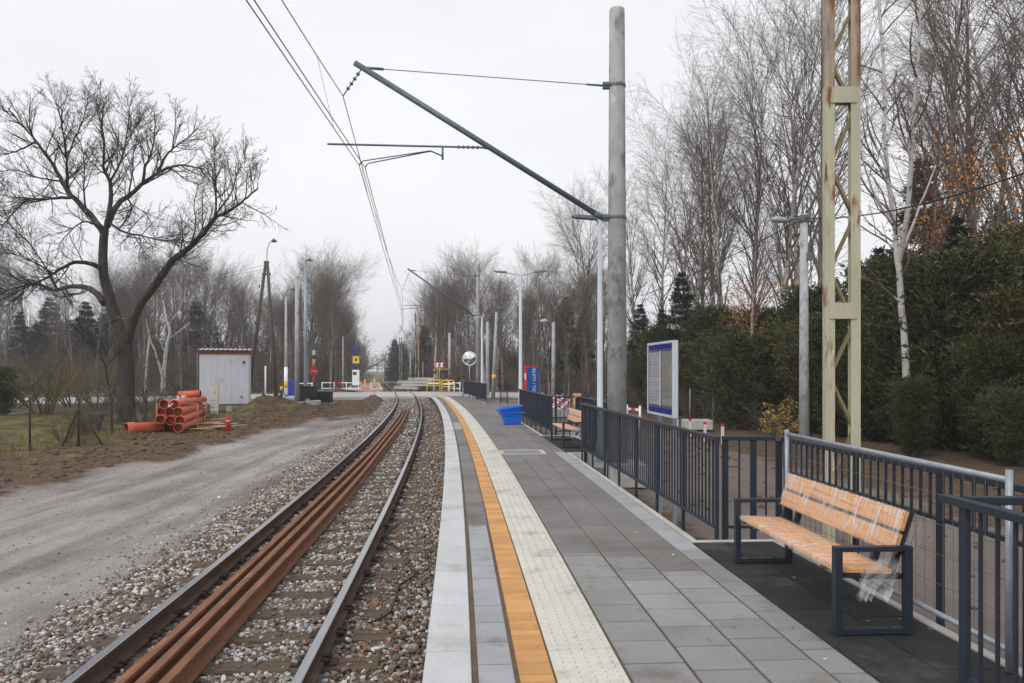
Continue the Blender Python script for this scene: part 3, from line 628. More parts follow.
def chain(p, d, Ln, r, n, wander, trop, rs, rend=0.35):
    pts = [p.copy()]; dirs = [d.copy()]; rad = [r]
    for i in range(n):
        d = (d+rvec(rs)*wander+Vector((0,0,trop))).normalized(); p = p+d*(Ln/n); pts.append(p.copy()); dirs.append(d.copy()); rad.append(r*(1-(1-rend)*(i+1)/n))
    return pts, dirs, rad
def emit(out, ch):
    pts, _, rad = ch
    for i in range(len(pts)-1): out.append((pts[i], pts[i+1], rad[i], rad[i+1]))
def at(ch, t):
    pts, dirs, rad = ch; k = t*(len(pts)-1); i = min(int(k), len(pts)-2); u = k-i
    return pts[i].lerp(pts[i+1], u), dirs[i+1], rad[i]*(1-u)+rad[i+1]*u
def ramify(out, ch, Ln, lvl, S, rs, tipw=False, lmax=1.0):
    """S[lvl] = (children per metre, angle, angle jitter, length ratio, min t, segments, wander, tropism, min radius)"""
    if lvl >= len(S): return
    den, ang, aj, ratio, t0, n, wa, tr, rmin = S[lvl]
    k = max(2, int(den*Ln*(1-t0)+rs.random()))
    for i in range(k):
        t = t0+(1-t0)*(i+rs.random())/k
        if tipw and lvl == 0: t = t0+(1-t0)*((t-t0)/(1-t0))**0.7
        p, d, r = at(ch, min(t, 0.995)); l2 = Ln*ratio*((1.05-0.4*t) if tipw and lvl == 0 else (1.15-0.6*t))*rs.uniform(0.65, 1.25)
        if tipw and lvl == 0: l2 = min(l2, 2.1*rs.uniform(0.6, 1.1))*lmax
        c = chain(p, rot_off(d, ang+rs.uniform(-aj, aj), rs), l2, max(rmin, min(r*0.6, 0.011*l2+rmin)), n, wa, tr, rs, 0.4)
        emit(out, c); ramify(out, c, l2, lvl+1, S, rs)
def leaf_quads(pts, size, rs, per=1, spread=0.1, flat=None):
    n = len(pts)*per; P_ = np.repeat(np.array([tuple(p) for p in pts]), per, 0)+rs.normal(0, spread, (n, 3))
    u = rs.normal(size=(n, 3)); u /= np.linalg.norm(u, axis=1, keepdims=True); w = np.cross(u, rs.normal(size=(n, 3))); w /= np.linalg.norm(w, axis=1, keepdims=True)
    s = size*rs.uniform(0.6, 1.3, (n, 1)); u = u*s; w = w*s*0.7
    V = np.stack([P_-u, P_+w, P_+u, P_-w], 1).reshape(-1, 3); return V, np.arange(n*4).reshape(-1, 4)

def birch(seed, H=16.0, r0=0.17, nprim=44, start=0.22, droop=-0.10, fork=False, leaves=0, bark='bark_birch', twig='twig_birch', dens=1.0, spread=1.0, up=0.5, leafmat='leaf_orange', rt=0.0033, leaflow=0.0):
    rs = random.Random(seed); t = thing('birch_tree', 'x', 'tree')
    trunk = []; crown = []; limbs = []
    stems = [chain(Vector((0,0,-0.4)), Vector((rs.uniform(-.04,.04), rs.uniform(-.04,.04), 1)).normalized(), H, r0, 18, 0.035, 0.02, rs, 0.06)]
    emit(trunk, stems[0])
    if fork:
        for q in range(rs.choice([1, 2])):
            p, d, r = at(stems[0], rs.uniform(0.2, 0.32)); c = chain(p, rot_off(d, 0.3, rs), H*0.68, r*0.75, 14, 0.04, 0.05, rs, 0.07); emit(trunk, c); stems.append(c)
    for si, st in enumerate(stems):
        hh = H if si == 0 else H*0.68; npz = int(nprim*(1 if si == 0 else 0.6))
        for i in range(npz):
            u = (i+rs.random())/npz; tt = start+(0.985-start)*u if si == 0 else 0.15+0.83*u
            p, d, r = at(st, tt)
            l1 = H*0.23*spread*(0.35+1.0*math.sin(math.pi*min(1, 0.22+0.78*(1-u))))*rs.uniform(0.6, 1.15)*(0.72 if u > 0.85 else 1)
            c = chain(p, rot_off(d, up+rs.uniform(-.2, .22), rs), l1, max(0.012, r*0.42), 7, 0.075, 0.045, rs, 0.25)
            emit(limbs, c)
            S = [(3.0*dens, 0.55, 0.2, 0.42, 0.15, 4, 0.09, 0.02+droop*0.3, 0.006), (4.4*dens, 0.55, 0.25, 0.52, 0.1, 3, 0.10, droop*0.7, rt), (4.6*dens, 0.5, 0.25, 0.5, 0.1, 2, 0.10, droop*1.2, rt*0.8)]
            ramify(crown, c, l1, 0, S, rs)
    V, Fq = tube_mesh(trunk); V2, F2 = tube_mesh(limbs); o = np_mesh('trunk', np.concatenate([V, V2]), np.concatenate([Fq, F2+len(V)]), M[bark], t, smooth=True)
    o.data.materials.append(M['bark_grey']); o.data.polygons.foreach_set('material_index', np.concatenate([np.zeros(len(Fq)), np.ones(len(F2))]).astype(np.int32))
    V, Fq = tube_mesh(crown); np_mesh('crown', V, Fq, M[twig], t)
    if leaves:
        nr = np.random.RandomState(seed); ends = [s_[1] for s_ in crown if s_[3] < 0.007 and s_[1].z < H*(0.75-leaflow) and s_[1].z > H*0.15]
        ii = nr.randint(0, len(ends), leaves//5); pts = [ends[i] for i in ii]
        V, Fq = leaf_quads(pts, 0.06, nr, 5, 0.3); np_mesh('foliage', V, Fq, M[leafmat], t)
    t['_segs'] = len(crown); del t['_segs']
    return t
def conifer(seed, H=12.0, R=2.6, mat_='leaf_spruce', n_whorl=30, per=9, columnar=False, leafs=0.14, label='x', clear=0.02):
    rs = random.Random(seed); nr = np.random.RandomState(seed); t = thing('spruce_tree' if not columnar else 'thuja_tree', label, 'tree')
    tr = chain(Vector((0,0,-0.3)), Vector((0,0,1)), H*0.97, 0.02+H*0.012, 8, 0.01, 0, rs, 0.1); s = []; emit(s, tr); pts = []; dirs = []
    for w in range(n_whorl):
        u = (w+rs.random()*0.8)/n_whorl; z = H*(clear+(0.985-clear)*u)
        if columnar: rad = R*(math.sin(math.pi*min(1, 0.16+0.84*(1-u)**0.8*0.9))**0.6)*(0.55 if u > 0.93 else 1)
        else: rad = R*(1-u)**0.85+0.12
        for k in range(per):
            a = rs.uniform(0, 2*math.pi); l1 = rad*rs.uniform(0.7, 1.15); el = (0.75 if columnar else -0.12+0.35*u)
            d = Vector((math.cos(a)*math.cos(el), math.sin(a)*math.cos(el), math.sin(el)))
            c = chain(Vector((0,0,z-(0.35*rad if columnar else 0))), d, l1*(1.15 if columnar else 1), 0.018, 5, 0.10, (0.06 if columnar else 0.03), rs, 0.3)
            emit(s, c)
            m = int(14*l1)+5
            for q in range(m):
                tt = rs.random()**0.6; p, dd, _ = at(c, min(tt, .99)); side = rot_off(dd, 1.1, rs)*rs.random()*(0.38 if not columnar else 0.42)*min(1, l1)
                pts.append(p+side+Vector((0,0,-0.10*rs.random() if not columnar else 0.05))); dirs.append((dd+side*1.5).normalized())
    V, Fq = tube_mesh(s); np_mesh('trunk', V, Fq, M['bark_grey'], t)
    P_ = np.array([tuple(p) for p in pts]); D = np.array([tuple(p) for p in dirs]); per2 = 7
    P_ = np.repeat(P_, per2, 0)+nr.normal(0, leafs*0.55, (len(P_)*per2, 3)); D = np.repeat(D, per2, 0)+nr.normal(0, 0.45, (len(P_), 3)); D /= np.linalg.norm(D, axis=1, keepdims=True)
    w = np.cross(D, nr.normal(size=D.shape)); w /= np.linalg.norm(w, axis=1, keepdims=True); sz = leafs*nr.uniform(0.6, 1.35, (len(D), 1))
    V = np.stack([P_-D*sz*0.2, P_+w*sz*0.17+D*sz*0.4, P_+D*sz*1.1, P_-w*sz*0.17+D*sz*0.4], 1).reshape(-1, 3)
    np_mesh('foliage', V, np.arange(len(V)).reshape(-1, 4), M[mat_], t); return t
def shrub(seed, H=2.6, stems=9, twig='twig_brown', leaves=0, leafmat='leaf_yellow', spread=0.55, name='shrub', dens=1.0, rt=0.005):
    rs = random.Random(seed); t = thing(name, 'x', 'shrub'); s = []
    for i in range(stems):
        a = rs.uniform(0, 6.28); d = Vector((math.cos(a)*spread, math.sin(a)*spread, 1)).normalized(); l1 = H*rs.uniform(0.65, 1.1)
        c = chain(Vector((math.cos(a)*0.12, math.sin(a)*0.12, -0.1)), d, l1, 0.028, 7, 0.16, 0.03, rs, 0.2); emit(s, c)
        ramify(s, c, l1, 0, [(5*dens, 0.6, 0.3, 0.42, 0.15, 4, 0.2, 0.02, 0.006), (6*dens, 0.7, 0.3, 0.5, 0.1, 3, 0.2, 0.02, rt), (5*dens, 0.7, 0.3, 0.5, 0.1, 2, 0.2, 0, rt)], rs)
    V, Fq = tube_mesh(s); np_mesh('branches', V, Fq, M[twig], t)
    if leaves:
        nr = np.random.RandomState(seed); ends = [q[1] for q in s if q[3] < 0.008]; ii = nr.randint(0, len(ends), leaves); V, Fq = leaf_quads([ends[i] for i in ii], 0.045, nr, 3, 0.08); np_mesh('foliage', V, Fq, M[leafmat], t)
    return t
class Proto:
    """first placement moves the prototype itself, later ones copy it with its parts"""
    def __init__(s, root, H): s.root = root; s.H = H; s.used = False
    def put(s, x, y, H, label, group=None, rs=random, z=None, name=None, wide=1.0, cat=None):
        o = copy_tree(s.root) if s.used else s.root; s.used = True
        k = H/s.H; o.location = (x, y, gz(x, y) if z is None else z); o.scale = (k*wide, k*wide, k); o.rotation_euler = (0, 0, rs.uniform(0, 6.28))
        o['label'] = label
        if group: o['group'] = group
        elif 'group' in o: del o['group']
        if name: o.name = name
        if cat: o['category'] = cat
        return o
RT = random.Random(21)
BIR = [Proto(birch(101, droop=-0.14), 16), Proto(birch(102, droop=-0.16, fork=True, nprim=40), 16), Proto(birch(103, droop=-0.12, nprim=52, spread=0.85), 16)]
BIRL = [Proto(birch(111, droop=-0.14, leaves=2400, fork=True, bark='bark_grey', leaflow=0.05), 16), Proto(birch(112, droop=-0.1, leaves=2200, spread=1.15, leaflow=0.12), 16)]
BARE = [Proto(birch(201, droop=0.0, nprim=34, start=0.3, spread=1.2, bark='bark_grey', twig='twig_brown', up=0.65, dens=0.8, rt=0.0048), 16),
        Proto(birch(202, droop=0.01, nprim=38, start=0.25, spread=1.05, fork=True, bark='bark_grey', twig='twig_brown', up=0.55, dens=0.75, rt=0.0048), 16),
        Proto(birch(203, droop=-0.05, nprim=40, start=0.2, spread=0.9, bark='bark_grey', twig='twig_birch', up=0.5, dens=0.75, rt=0.0048), 16)]
for p in BARE:
    p.root.name = 'bare_tree'
SPR = [Proto(conifer(301, 12, 2.5), 12), Proto(conifer(302, 12, 2.1, n_whorl=34), 12)]
THU = [Proto(conifer(311, 5, 1.15, 'leaf_green', 26, 9, True, 0.10), 5), Proto(conifer(312, 5, 1.3, 'leaf_green', 24, 10, True, 0.11), 5)]
THU.append(Proto(conifer(313, 5, 1.2, 'leaf_olive', 24, 9, True, 0.10), 5))
PALE = Proto(conifer(321, 4, 1.4, 'leaf_pale', 18, 8, True, 0.11), 4)
SHR = [Proto(shrub(401), 2.6), Proto(shrub(402, twig='twig_olive', stems=12), 2.6), Proto(shrub(403, stems=11, spread=0.8), 2.6)]
YEL = Proto(shrub(411, 1.8, 6, 'twig_brown', 170, 'leaf_yellow', 0.6), 1.8)

# ---- right: birches behind the evergreens
def top_h(py, d): return EYE+(YH-py)*d/F+0.4
for (px, d, py, pr, lab) in [
    (596, 66, 196, BIR[1], 'slim pale birch with hanging twigs seen just left of the concrete catenary pole'),
    (640, 50, 186, BIR[0], 'bare birch directly right of the concrete catenary pole'),
    (664, 55, 160, BIR[2], 'bare birch rising behind the timetable board'),
    (686, 46, 128, BIR[1], 'bare birch rising above the tall dark conifer'),
    (706, 52, 116, BARE[2], 'bare grey birch standing right of the tall dark conifer'),
    (728, 43, 78, BIR[0], 'tall bare birch standing between the timetable board and the grey lamp pole'),
    (748, 47, 62, BIR[2], 'bare birch with purple-brown twigs, second left of the grey lamp pole'),
    (770, 40, 22, BIR[1], 'tall forked birch just left of the grey lamp pole'),
    (800, 44, 4, BIR[0], 'tall bare birch rising right behind the grey lamp pole'),
    (826, 37, -40, BARE[2], 'bare birch seen through the lattice mast'),
    (942, 38, -90, BIR[0], 'tall bare birch between the white forked trunk and the right picture edge'),
    (1010, 34, -130, BIR[1], 'tall bare birch at the right edge of the photo'),
    (1065, 30, -160, BIR[2], 'tall birch whose branches reach in from beyond the right edge of the photo'),
    (716, 60, 108, BARE[2], 'grey bare tree far behind the tall dark conifer'),
    (970, 44, -80, BARE[2], 'tall grey tree far behind the hedge near the right picture edge'), (676, 62, 150, BIR[0], 'bare birch far behind the timetable board')]:
    pr.put(X(px, d), d, top_h(py, d), lab, rs=RT, name='birch_tree')
# ---- right: birches still holding orange leaves
for (px, d, py, pr, lab) in [(752, 33, 200, BIRL[1], 'low thin birch with orange leaves left of the grey lamp pole'), (978, 27, 20, BIRL[0], 'dark trunked birch with many orange leaves near the right picture edge'),
                             (925, 29, 90, BIRL[1], 'birch with scattered orange leaves behind the white forked trunk')]:
    pr.put(X(px, d), d, top_h(py, d), lab, rs=RT, name='birch_tree')
# ---- the white forked birch trunk in front of the hedge, right of the mast
def hand_tree(name, label, cat, limbs, d0, S, bark, twig, seed, leaves=0, trunkmin=0.03):
    """limbs drawn as (list of (px, py, dy), start radius, end radius, ramify length) at distance d0 and offset dy"""
    rs = random.Random(seed); base = P(limbs[0][0][0][0], limbs[0][0][0][1], d0); base.z = gz(base.x, base.y); t = thing(name, label, cat, base); trunk = []; crown = []
    for (pl, ra, rb, ram) in limbs:
        pts = [P(a, b, d0+c)-base for (a, b, c) in pl]
        # smooth the drawn limb
        fine = []
        for i in range(len(pts)-1):
            p0 = pts[max(i-1, 0)]; p1 = pts[i]; p2 = pts[i+1]; p3 = pts[min(i+2, len(pts)-1)]
            for k in range(4):
                u = k/4; fine.append(0.5*((2*p1)+(p2-p0)*u+(2*p0-5*p1+4*p2-p3)*u*u+(3*p1-p0-3*p2+p3)*u**3))
        fine.append(pts[-1]); n = len(fine)
        fine = [f+rvec(rs)*0.02 if 0 < i < n-1 else f for i, f in enumerate(fine)]
        rad = [ra+(rb-ra)*(i/(n-1))**0.8 for i in range(n)]; dirs = [(fine[min(i+1, n-1)]-fine[max(i-1, 0)]).normalized() for i in range(n)]
        ch = (fine, dirs, rad); Ln = sum((fine[i+1]-fine[i]).length for i in range(n-1))
        emit(trunk, ch)
        if ram: 
            sub = []; ramify(sub, ch, Ln*ram*2.3, 0, S, rs, True, 0.85 if name == 'old_tree' else 1.0); crown += sub
    big = [q for q in crown if q[2] >= trunkmin]; crown = [q for q in crown if q[2] < trunkmin]
    V, Fq = tube_mesh(trunk+big); np_mesh('trunk', V, Fq, M[bark], t, smooth=True)
    V, Fq = tube_mesh(crown); np_mesh('crown', V, Fq, M[twig], t)
    return t
SB = [(1.4, 0.7, 0.3, 0.34, 0.12, 6, 0.16, 0.03, 0.01), (2.6, 0.65, 0.3, 0.5, 0.12, 5, 0.18, -0.02, 0.007), (4.0, 0.65, 0.3, 0.5, 0.1, 3, 0.18, -0.1, 0.005), (4.0, 0.6, 0.3, 0.5, 0.1, 2, 0.15, -0.15, 0.004)]
hand_tree('birch_tree', 'birch with a white forked trunk standing against the dark hedge right of the lattice mast', 'tree', [
    ([(908, 430, 0), (907, 380, 0), (902, 310, 0), (898, 262, 0), (894, 225, .1), (886, 160, .3), (884, 90, .6), (880, 0, 1), (876, -80, 1)], 0.12, 0.03, 0.55),
    ([(898, 262, 0), (906, 222, -.4), (912, 150, -.8), (918, 60, -1.2), (926, -60, -1.5)], 0.09, 0.03, 0.5),
    ([(903, 250, 0), (920, 205, .6), (936, 165, 1.0)], 0.05, 0.015, 0.6),
    ([(893, 225, 0), (872, 190, -.4), (858, 140, -.8)], 0.05, 0.015, 0.6),
    ([(887, 170, 0), (866, 120, .5), (850, 50, 1)], 0.05, 0.015, 0.6)], 21.5, SB, 'bark_birch', 'twig_birch', 71)
# ---- right: tall conifers and the evergreen hedge
for (px, d, py, pr, lab) in [(682, 40, 282, SPR[0], 'tall dark spruce rising above the hedge right of the timetable board'), (662, 46, 318, SPR[1], 'dark spruce just behind the timetable board'),
                             (922, 31, 170, SPR[1], 'dark spruce behind the white forked birch trunk'), (1000, 36, 215, SPR[0], 'dark spruce above the hedge near the right picture edge'),
                             (566, 70, 302, SPR[0], 'dark spruce beside the blue ticket pillar, left of the lamp post'), (583, 64, 318, SPR[1], 'smaller dark spruce directly left of the white single-arm lamp post'),
                             (640, 50, 312, SPR[0], 'dark spruce directly right of the concrete catenary pole'), (702, 42, 316, SPR[1], 'dark spruce between the tall dark spruce and the grey lamp pole'), (724, 40, 332, SPR[0], 'squat dark spruce in the hedge, midway to the grey lamp pole'), (878, 27, 262, SPR[0], 'dark spruce in the hedge directly right of the lattice mast'), (958, 25, 232, SPR[1], 'dark spruce in the hedge, second from the right picture edge')]:
    pr.put(X(px, d), d, top_h(py, d)+0.6, lab, rs=RT, wide=1.15, name='spruce_tree')
hedge = [(10.35, 20.2, 2.5), (14.6, 17.0, 5.6), (13.6, 18.8, 5.4), (12.8, 20.2, 5.6), (12.2, 21.8, 5.2), (11.6, 23.2, 5.0), (11.2, 24.8, 4.9), (10.9, 26.4, 4.9), (10.4, 28.0, 4.2), (9.9, 29.6, 3.7), (9.6, 31.4, 3.9), (9.1, 33.2, 3.4), (8.9, 35.2, 3.7), (8.5, 37.2, 3.5), (8.1, 39.4, 3.9), (7.8, 41.6, 4.0), (7.4, 44, 3.8),
         (13.4, 15.0, 4.9), (13.6, 22.4, 6.1), (12.6, 26.0, 5.8), (11.6, 30, 5.4), (10.9, 34, 5.0), (16.0, 19.0, 6.4), (15.2, 22.8, 6.8), (10.0, 38.5, 4.8), (9.2, 43, 4.8), (12.9, 17.3, 3.4), (11.9, 19.6, 3.0)]
for i, (x, y, h) in enumerate(hedge):
    THU[[0, 1, 0, 2, 1][i % 5]].put(x, y, h*(0.84 if x > 11 else 0.95)*RT.uniform(0.78, 1.18), 'dark green thuja in the dense evergreen hedge beyond the dirt road', 'thujas of the evergreen hedge', rs=RT, wide=RT.uniform(1.15, 1.5), name='thuja_tree')
for (x, y, h, lab) in [(11.6, 18.2, 1.7, 'low pale green thuja at the foot of the hedge, right of the lattice mast'), (8.4, 29.5, 3.3, 'rounded pale green evergreen at the left end of the hedge, behind the yellow shrub')]:
    PALE.put(x, y, h, lab, rs=RT, wide=1.3, name='thuja_tree')
YEL.put(X(775, 26), 26.5, 1.5, 'small shrub with yellow leaves behind the railing, left of the grey lamp pole', rs=RT, name='leafy_shrub')
YEL.put(X(790, 23), 24, 1.0, 'low shrub with yellow leaves at the foot of the grey lamp pole', rs=RT, name='leafy_shrub')
for (x, y, h) in [(8.3, 33, 1.5), (7.8, 36, 1.8), (7.1, 40, 1.9), (6.6, 45, 2.2), (5.8, 50, 2.2), (9.2, 28, 1.4)]:
    RT.choice([SHR[0], SHR[2]]).put(x, y, h, 'bare brown shrub in front of the evergreen hedge', 'bare shrubs before the hedge', rs=RT, name='bare_shrub')
# ---- middle: bare trees behind the platform's far end and along the track
def grove(n, x0, x1, d0, d1, tops, protos, label, group, avoid=2.9, jit=1.2):
    k = 0; placed = []
    while k < n:
        for _ in range(40):
            px = RT.uniform(x0, x1); d = RT.uniform(d0, d1); x = X(px, d)
            if x > tx(d)-avoid and x < tx(d)+avoid+1.2: continue
            if 52 < d < 82 and abs(d-70) < 13 and True:
                if d < 80 and d > 58: continue
            if all((x-a)**2+(d-b)**2 > jit**2 for a, b in placed): break
        placed.append((x, d)); py = np.interp(px, [t[0] for t in tops], [t[1] for t in tops])+RT.uniform(-6, 22)
        RT.choice(protos).put(x, d, max(5, top_h(py, d)), label, group, rs=RT, wide=RT.uniform(0.95, 1.2)); k += 1
CT = [(400, 300), (425, 276), (440, 268), (470, 254), (490, 270), (520, 262), (545, 268), (570, 280), (600, 262), (640, 220)]
grove(26, 418, 600, 84, 112, CT, BARE+BIR[:1], 'bare grey-brown tree in the wood beyond the end of the platform', 'bare trees beyond the platform end')
grove(14, 520, 640, 52, 58, [(520, 300), (560, 285), (640, 250)], BARE, 'bare brown tree behind the ticket pillar and the far bench', 'bare trees behind the ticket pillar')
grove(22, 400, 470, 112, 170, [(395, 335), (405, 318), (425, 300), (470, 280)], BARE, 'bare tree lining the right side of the track beyond the crossing', 'trees right of the track beyond the crossing')
LT = [(140, 262), (170, 250), (215, 262), (240, 282), (262, 300), (285, 300), (300, 266), (320, 258), (335, 285), (350, 318), (356, 335)]
grove(26, 268, 348, 84, 125, LT, BARE, 'bare brown tree in the wood left of the track, behind the level crossing', 'bare trees left of the track beyond the crossing')
grove(24, 140, 275, 84, 115, LT, BARE+BIR[:1], 'bare tree in the wood behind the white cabin', 'bare trees behind the white cabin')
grove(22, -60, 150, 84, 110, [(-60, 268), (0, 262), (60, 270), (150, 262)], BARE, 'bare tree in the wood behind the garden with the big old tree', 'bare trees behind the garden')
grove(24, 336, 358, 130, 230, [(330, 290), (348, 320), (356, 342), (362, 352)], BARE, 'bare tree lining the left side of the track far beyond the crossing', 'trees left of the track far beyond the crossing', jit=2.5)
for (px, d, py, s_, lab) in [(120, 90, 286, 0, 'dark spruce behind the trunk of the big old tree'), (86, 88, 300, 1, 'dark spruce behind the left limbs of the big old tree'), (196, 86, 300, 1, 'dark slender spruce just left of the white cabin'), (50, 92, 296, 0, 'dark spruce at the left of the wood behind the garden'),
                             (140, 96, 300, 0, 'dark spruce between the old tree and the pale leaning birch'), (330, 150, 330, 0, 'dark spruce in the wood left of the track, behind the barriers'), (395, 170, 338, 1, 'dark green conifer right of the track beyond the crossing'), (402, 190, 342, 0, 'dark green conifer farther along the right side of the track'), (425, 120, 325, 1, 'dark conifer in the wood behind the lattice masts'), (20, 84, 310, 1, 'dark spruce at the left picture edge'), (70, 84, 318, 0, 'low broad spruce between the left limbs of the old tree'), (104, 86, 312, 1, 'broad spruce directly left of the old trunk'), (176, 92, 316, 0, 'broad spruce behind the pale leaning birch'), (36, 86, 322, 0, 'low broad spruce behind the olive bush in the garden'), (212, 96, 318, 1, 'dark spruce behind the white cabin roof')]:
    d += 16 if px < 230 else 0; SPR[s_].put(X(px, d), d, top_h(py, d), lab, rs=RT, wide=RT.uniform(1.3, 1.9), name='spruce_tree')
# undergrowth shrubs along the wood edges
def brush(n, x0, x1, d0, d1, h0, h1, protos, label, group):
    for _ in range(n):
        for _ in range(30):
            px = RT.uniform(x0, x1); d = RT.uniform(d0, d1); x = X(px, d)
            if not (tx(d)-3.2 < x < tx(d)+4.6): break
        RT.choice(protos).put(x, d, RT.uniform(h0, h1), label, group, rs=RT, wide=RT.uniform(1.1, 1.5), name='bare_shrub')
brush(40, -40, 345, 82, 98, 3, 5.5, SHR, 'bare brown bush at the edge of the wood across the road', 'bushes at the edge of the wood across the road')
brush(46, -60, 345, 98, 128, 5, 8.5, [SHR[0], SHR[2]], 'tall bare thicket bush deep in the wood across the road', 'thicket deep in the wood across the road')
brush(30, 440, 660, 96, 125, 5, 8, [SHR[0], SHR[2]], 'tall bare thicket bush deep in the wood beyond the platform', 'thicket deep in the wood beyond the platform')
brush(26, 452, 640, 80, 92, 2.5, 5, [SHR[0], SHR[2]], 'bare brown bush under the trees beyond the platform end', 'bushes beyond the platform end')
brush(8, 560, 660, 46, 56, 2.0, 3.2, [SHR[0], SHR[2]], 'bare brown bush beside the dirt road behind the far bench', 'bushes behind the far bench')
brush(14, 402, 440, 95, 150, 2.5, 4.5, SHR, 'bare bush beside the track beyond the crossing', 'bushes right of the track beyond the crossing')
# far wood: a mass no one could count
def far_wood():
    rs = random.Random(77); segs = []
    spots = []
    for _ in range(420):
        d = rs.uniform(190, 520); side = rs.choice([-1, 1]); off = side*(rs.uniform(5, 30) if rs.random() < 0.75 else rs.uniform(30, 110)); spots.append((tx(d)+off, d))
    for _ in range(260): d = rs.uniform(130, 210); spots.append((X(rs.choice([rs.uniform(-250, 325), rs.uniform(440, 1200)]), d), d))
    for _ in range(70): d = rs.uniform(520, 640); spots.append((tx(520)+rs.uniform(-40, 40), d))
    for (x, d) in spots:
        H = rs.uniform(10, 14.5); z = -0.6; c = chain(Vector((x, d, z)), Vector((0,0,1)), H, 0.14, 5, 0.04, 0, rs, 0.15); emit(segs, c)
        for i in range(20):
            p, dd, r = at(c, rs.uniform(0.18, 0.98)); l1 = H*0.22*rs.uniform(0.5, 1.1); b = chain(p, rot_off(dd, 0.7, rs), l1, 0.035, 3, 0.15, 0.04, rs, 0.4); emit(segs, b)
            for q in range(7):
                p2, d2, _ = at(b, rs.uniform(0.2, 0.98)); emit(segs, chain(p2, rot_off(d2, 0.7, rs), l1*0.4, 0.02, 2, 0.15, 0, rs, 0.5))
    V, Fq = tube_mesh(segs); o = np_mesh('far_wood', V, Fq, M['twig_brown']); o['kind'] = 'stuff'; o['label'] = 'hazy leafless wood in the far distance on both sides of the track'
far_wood()

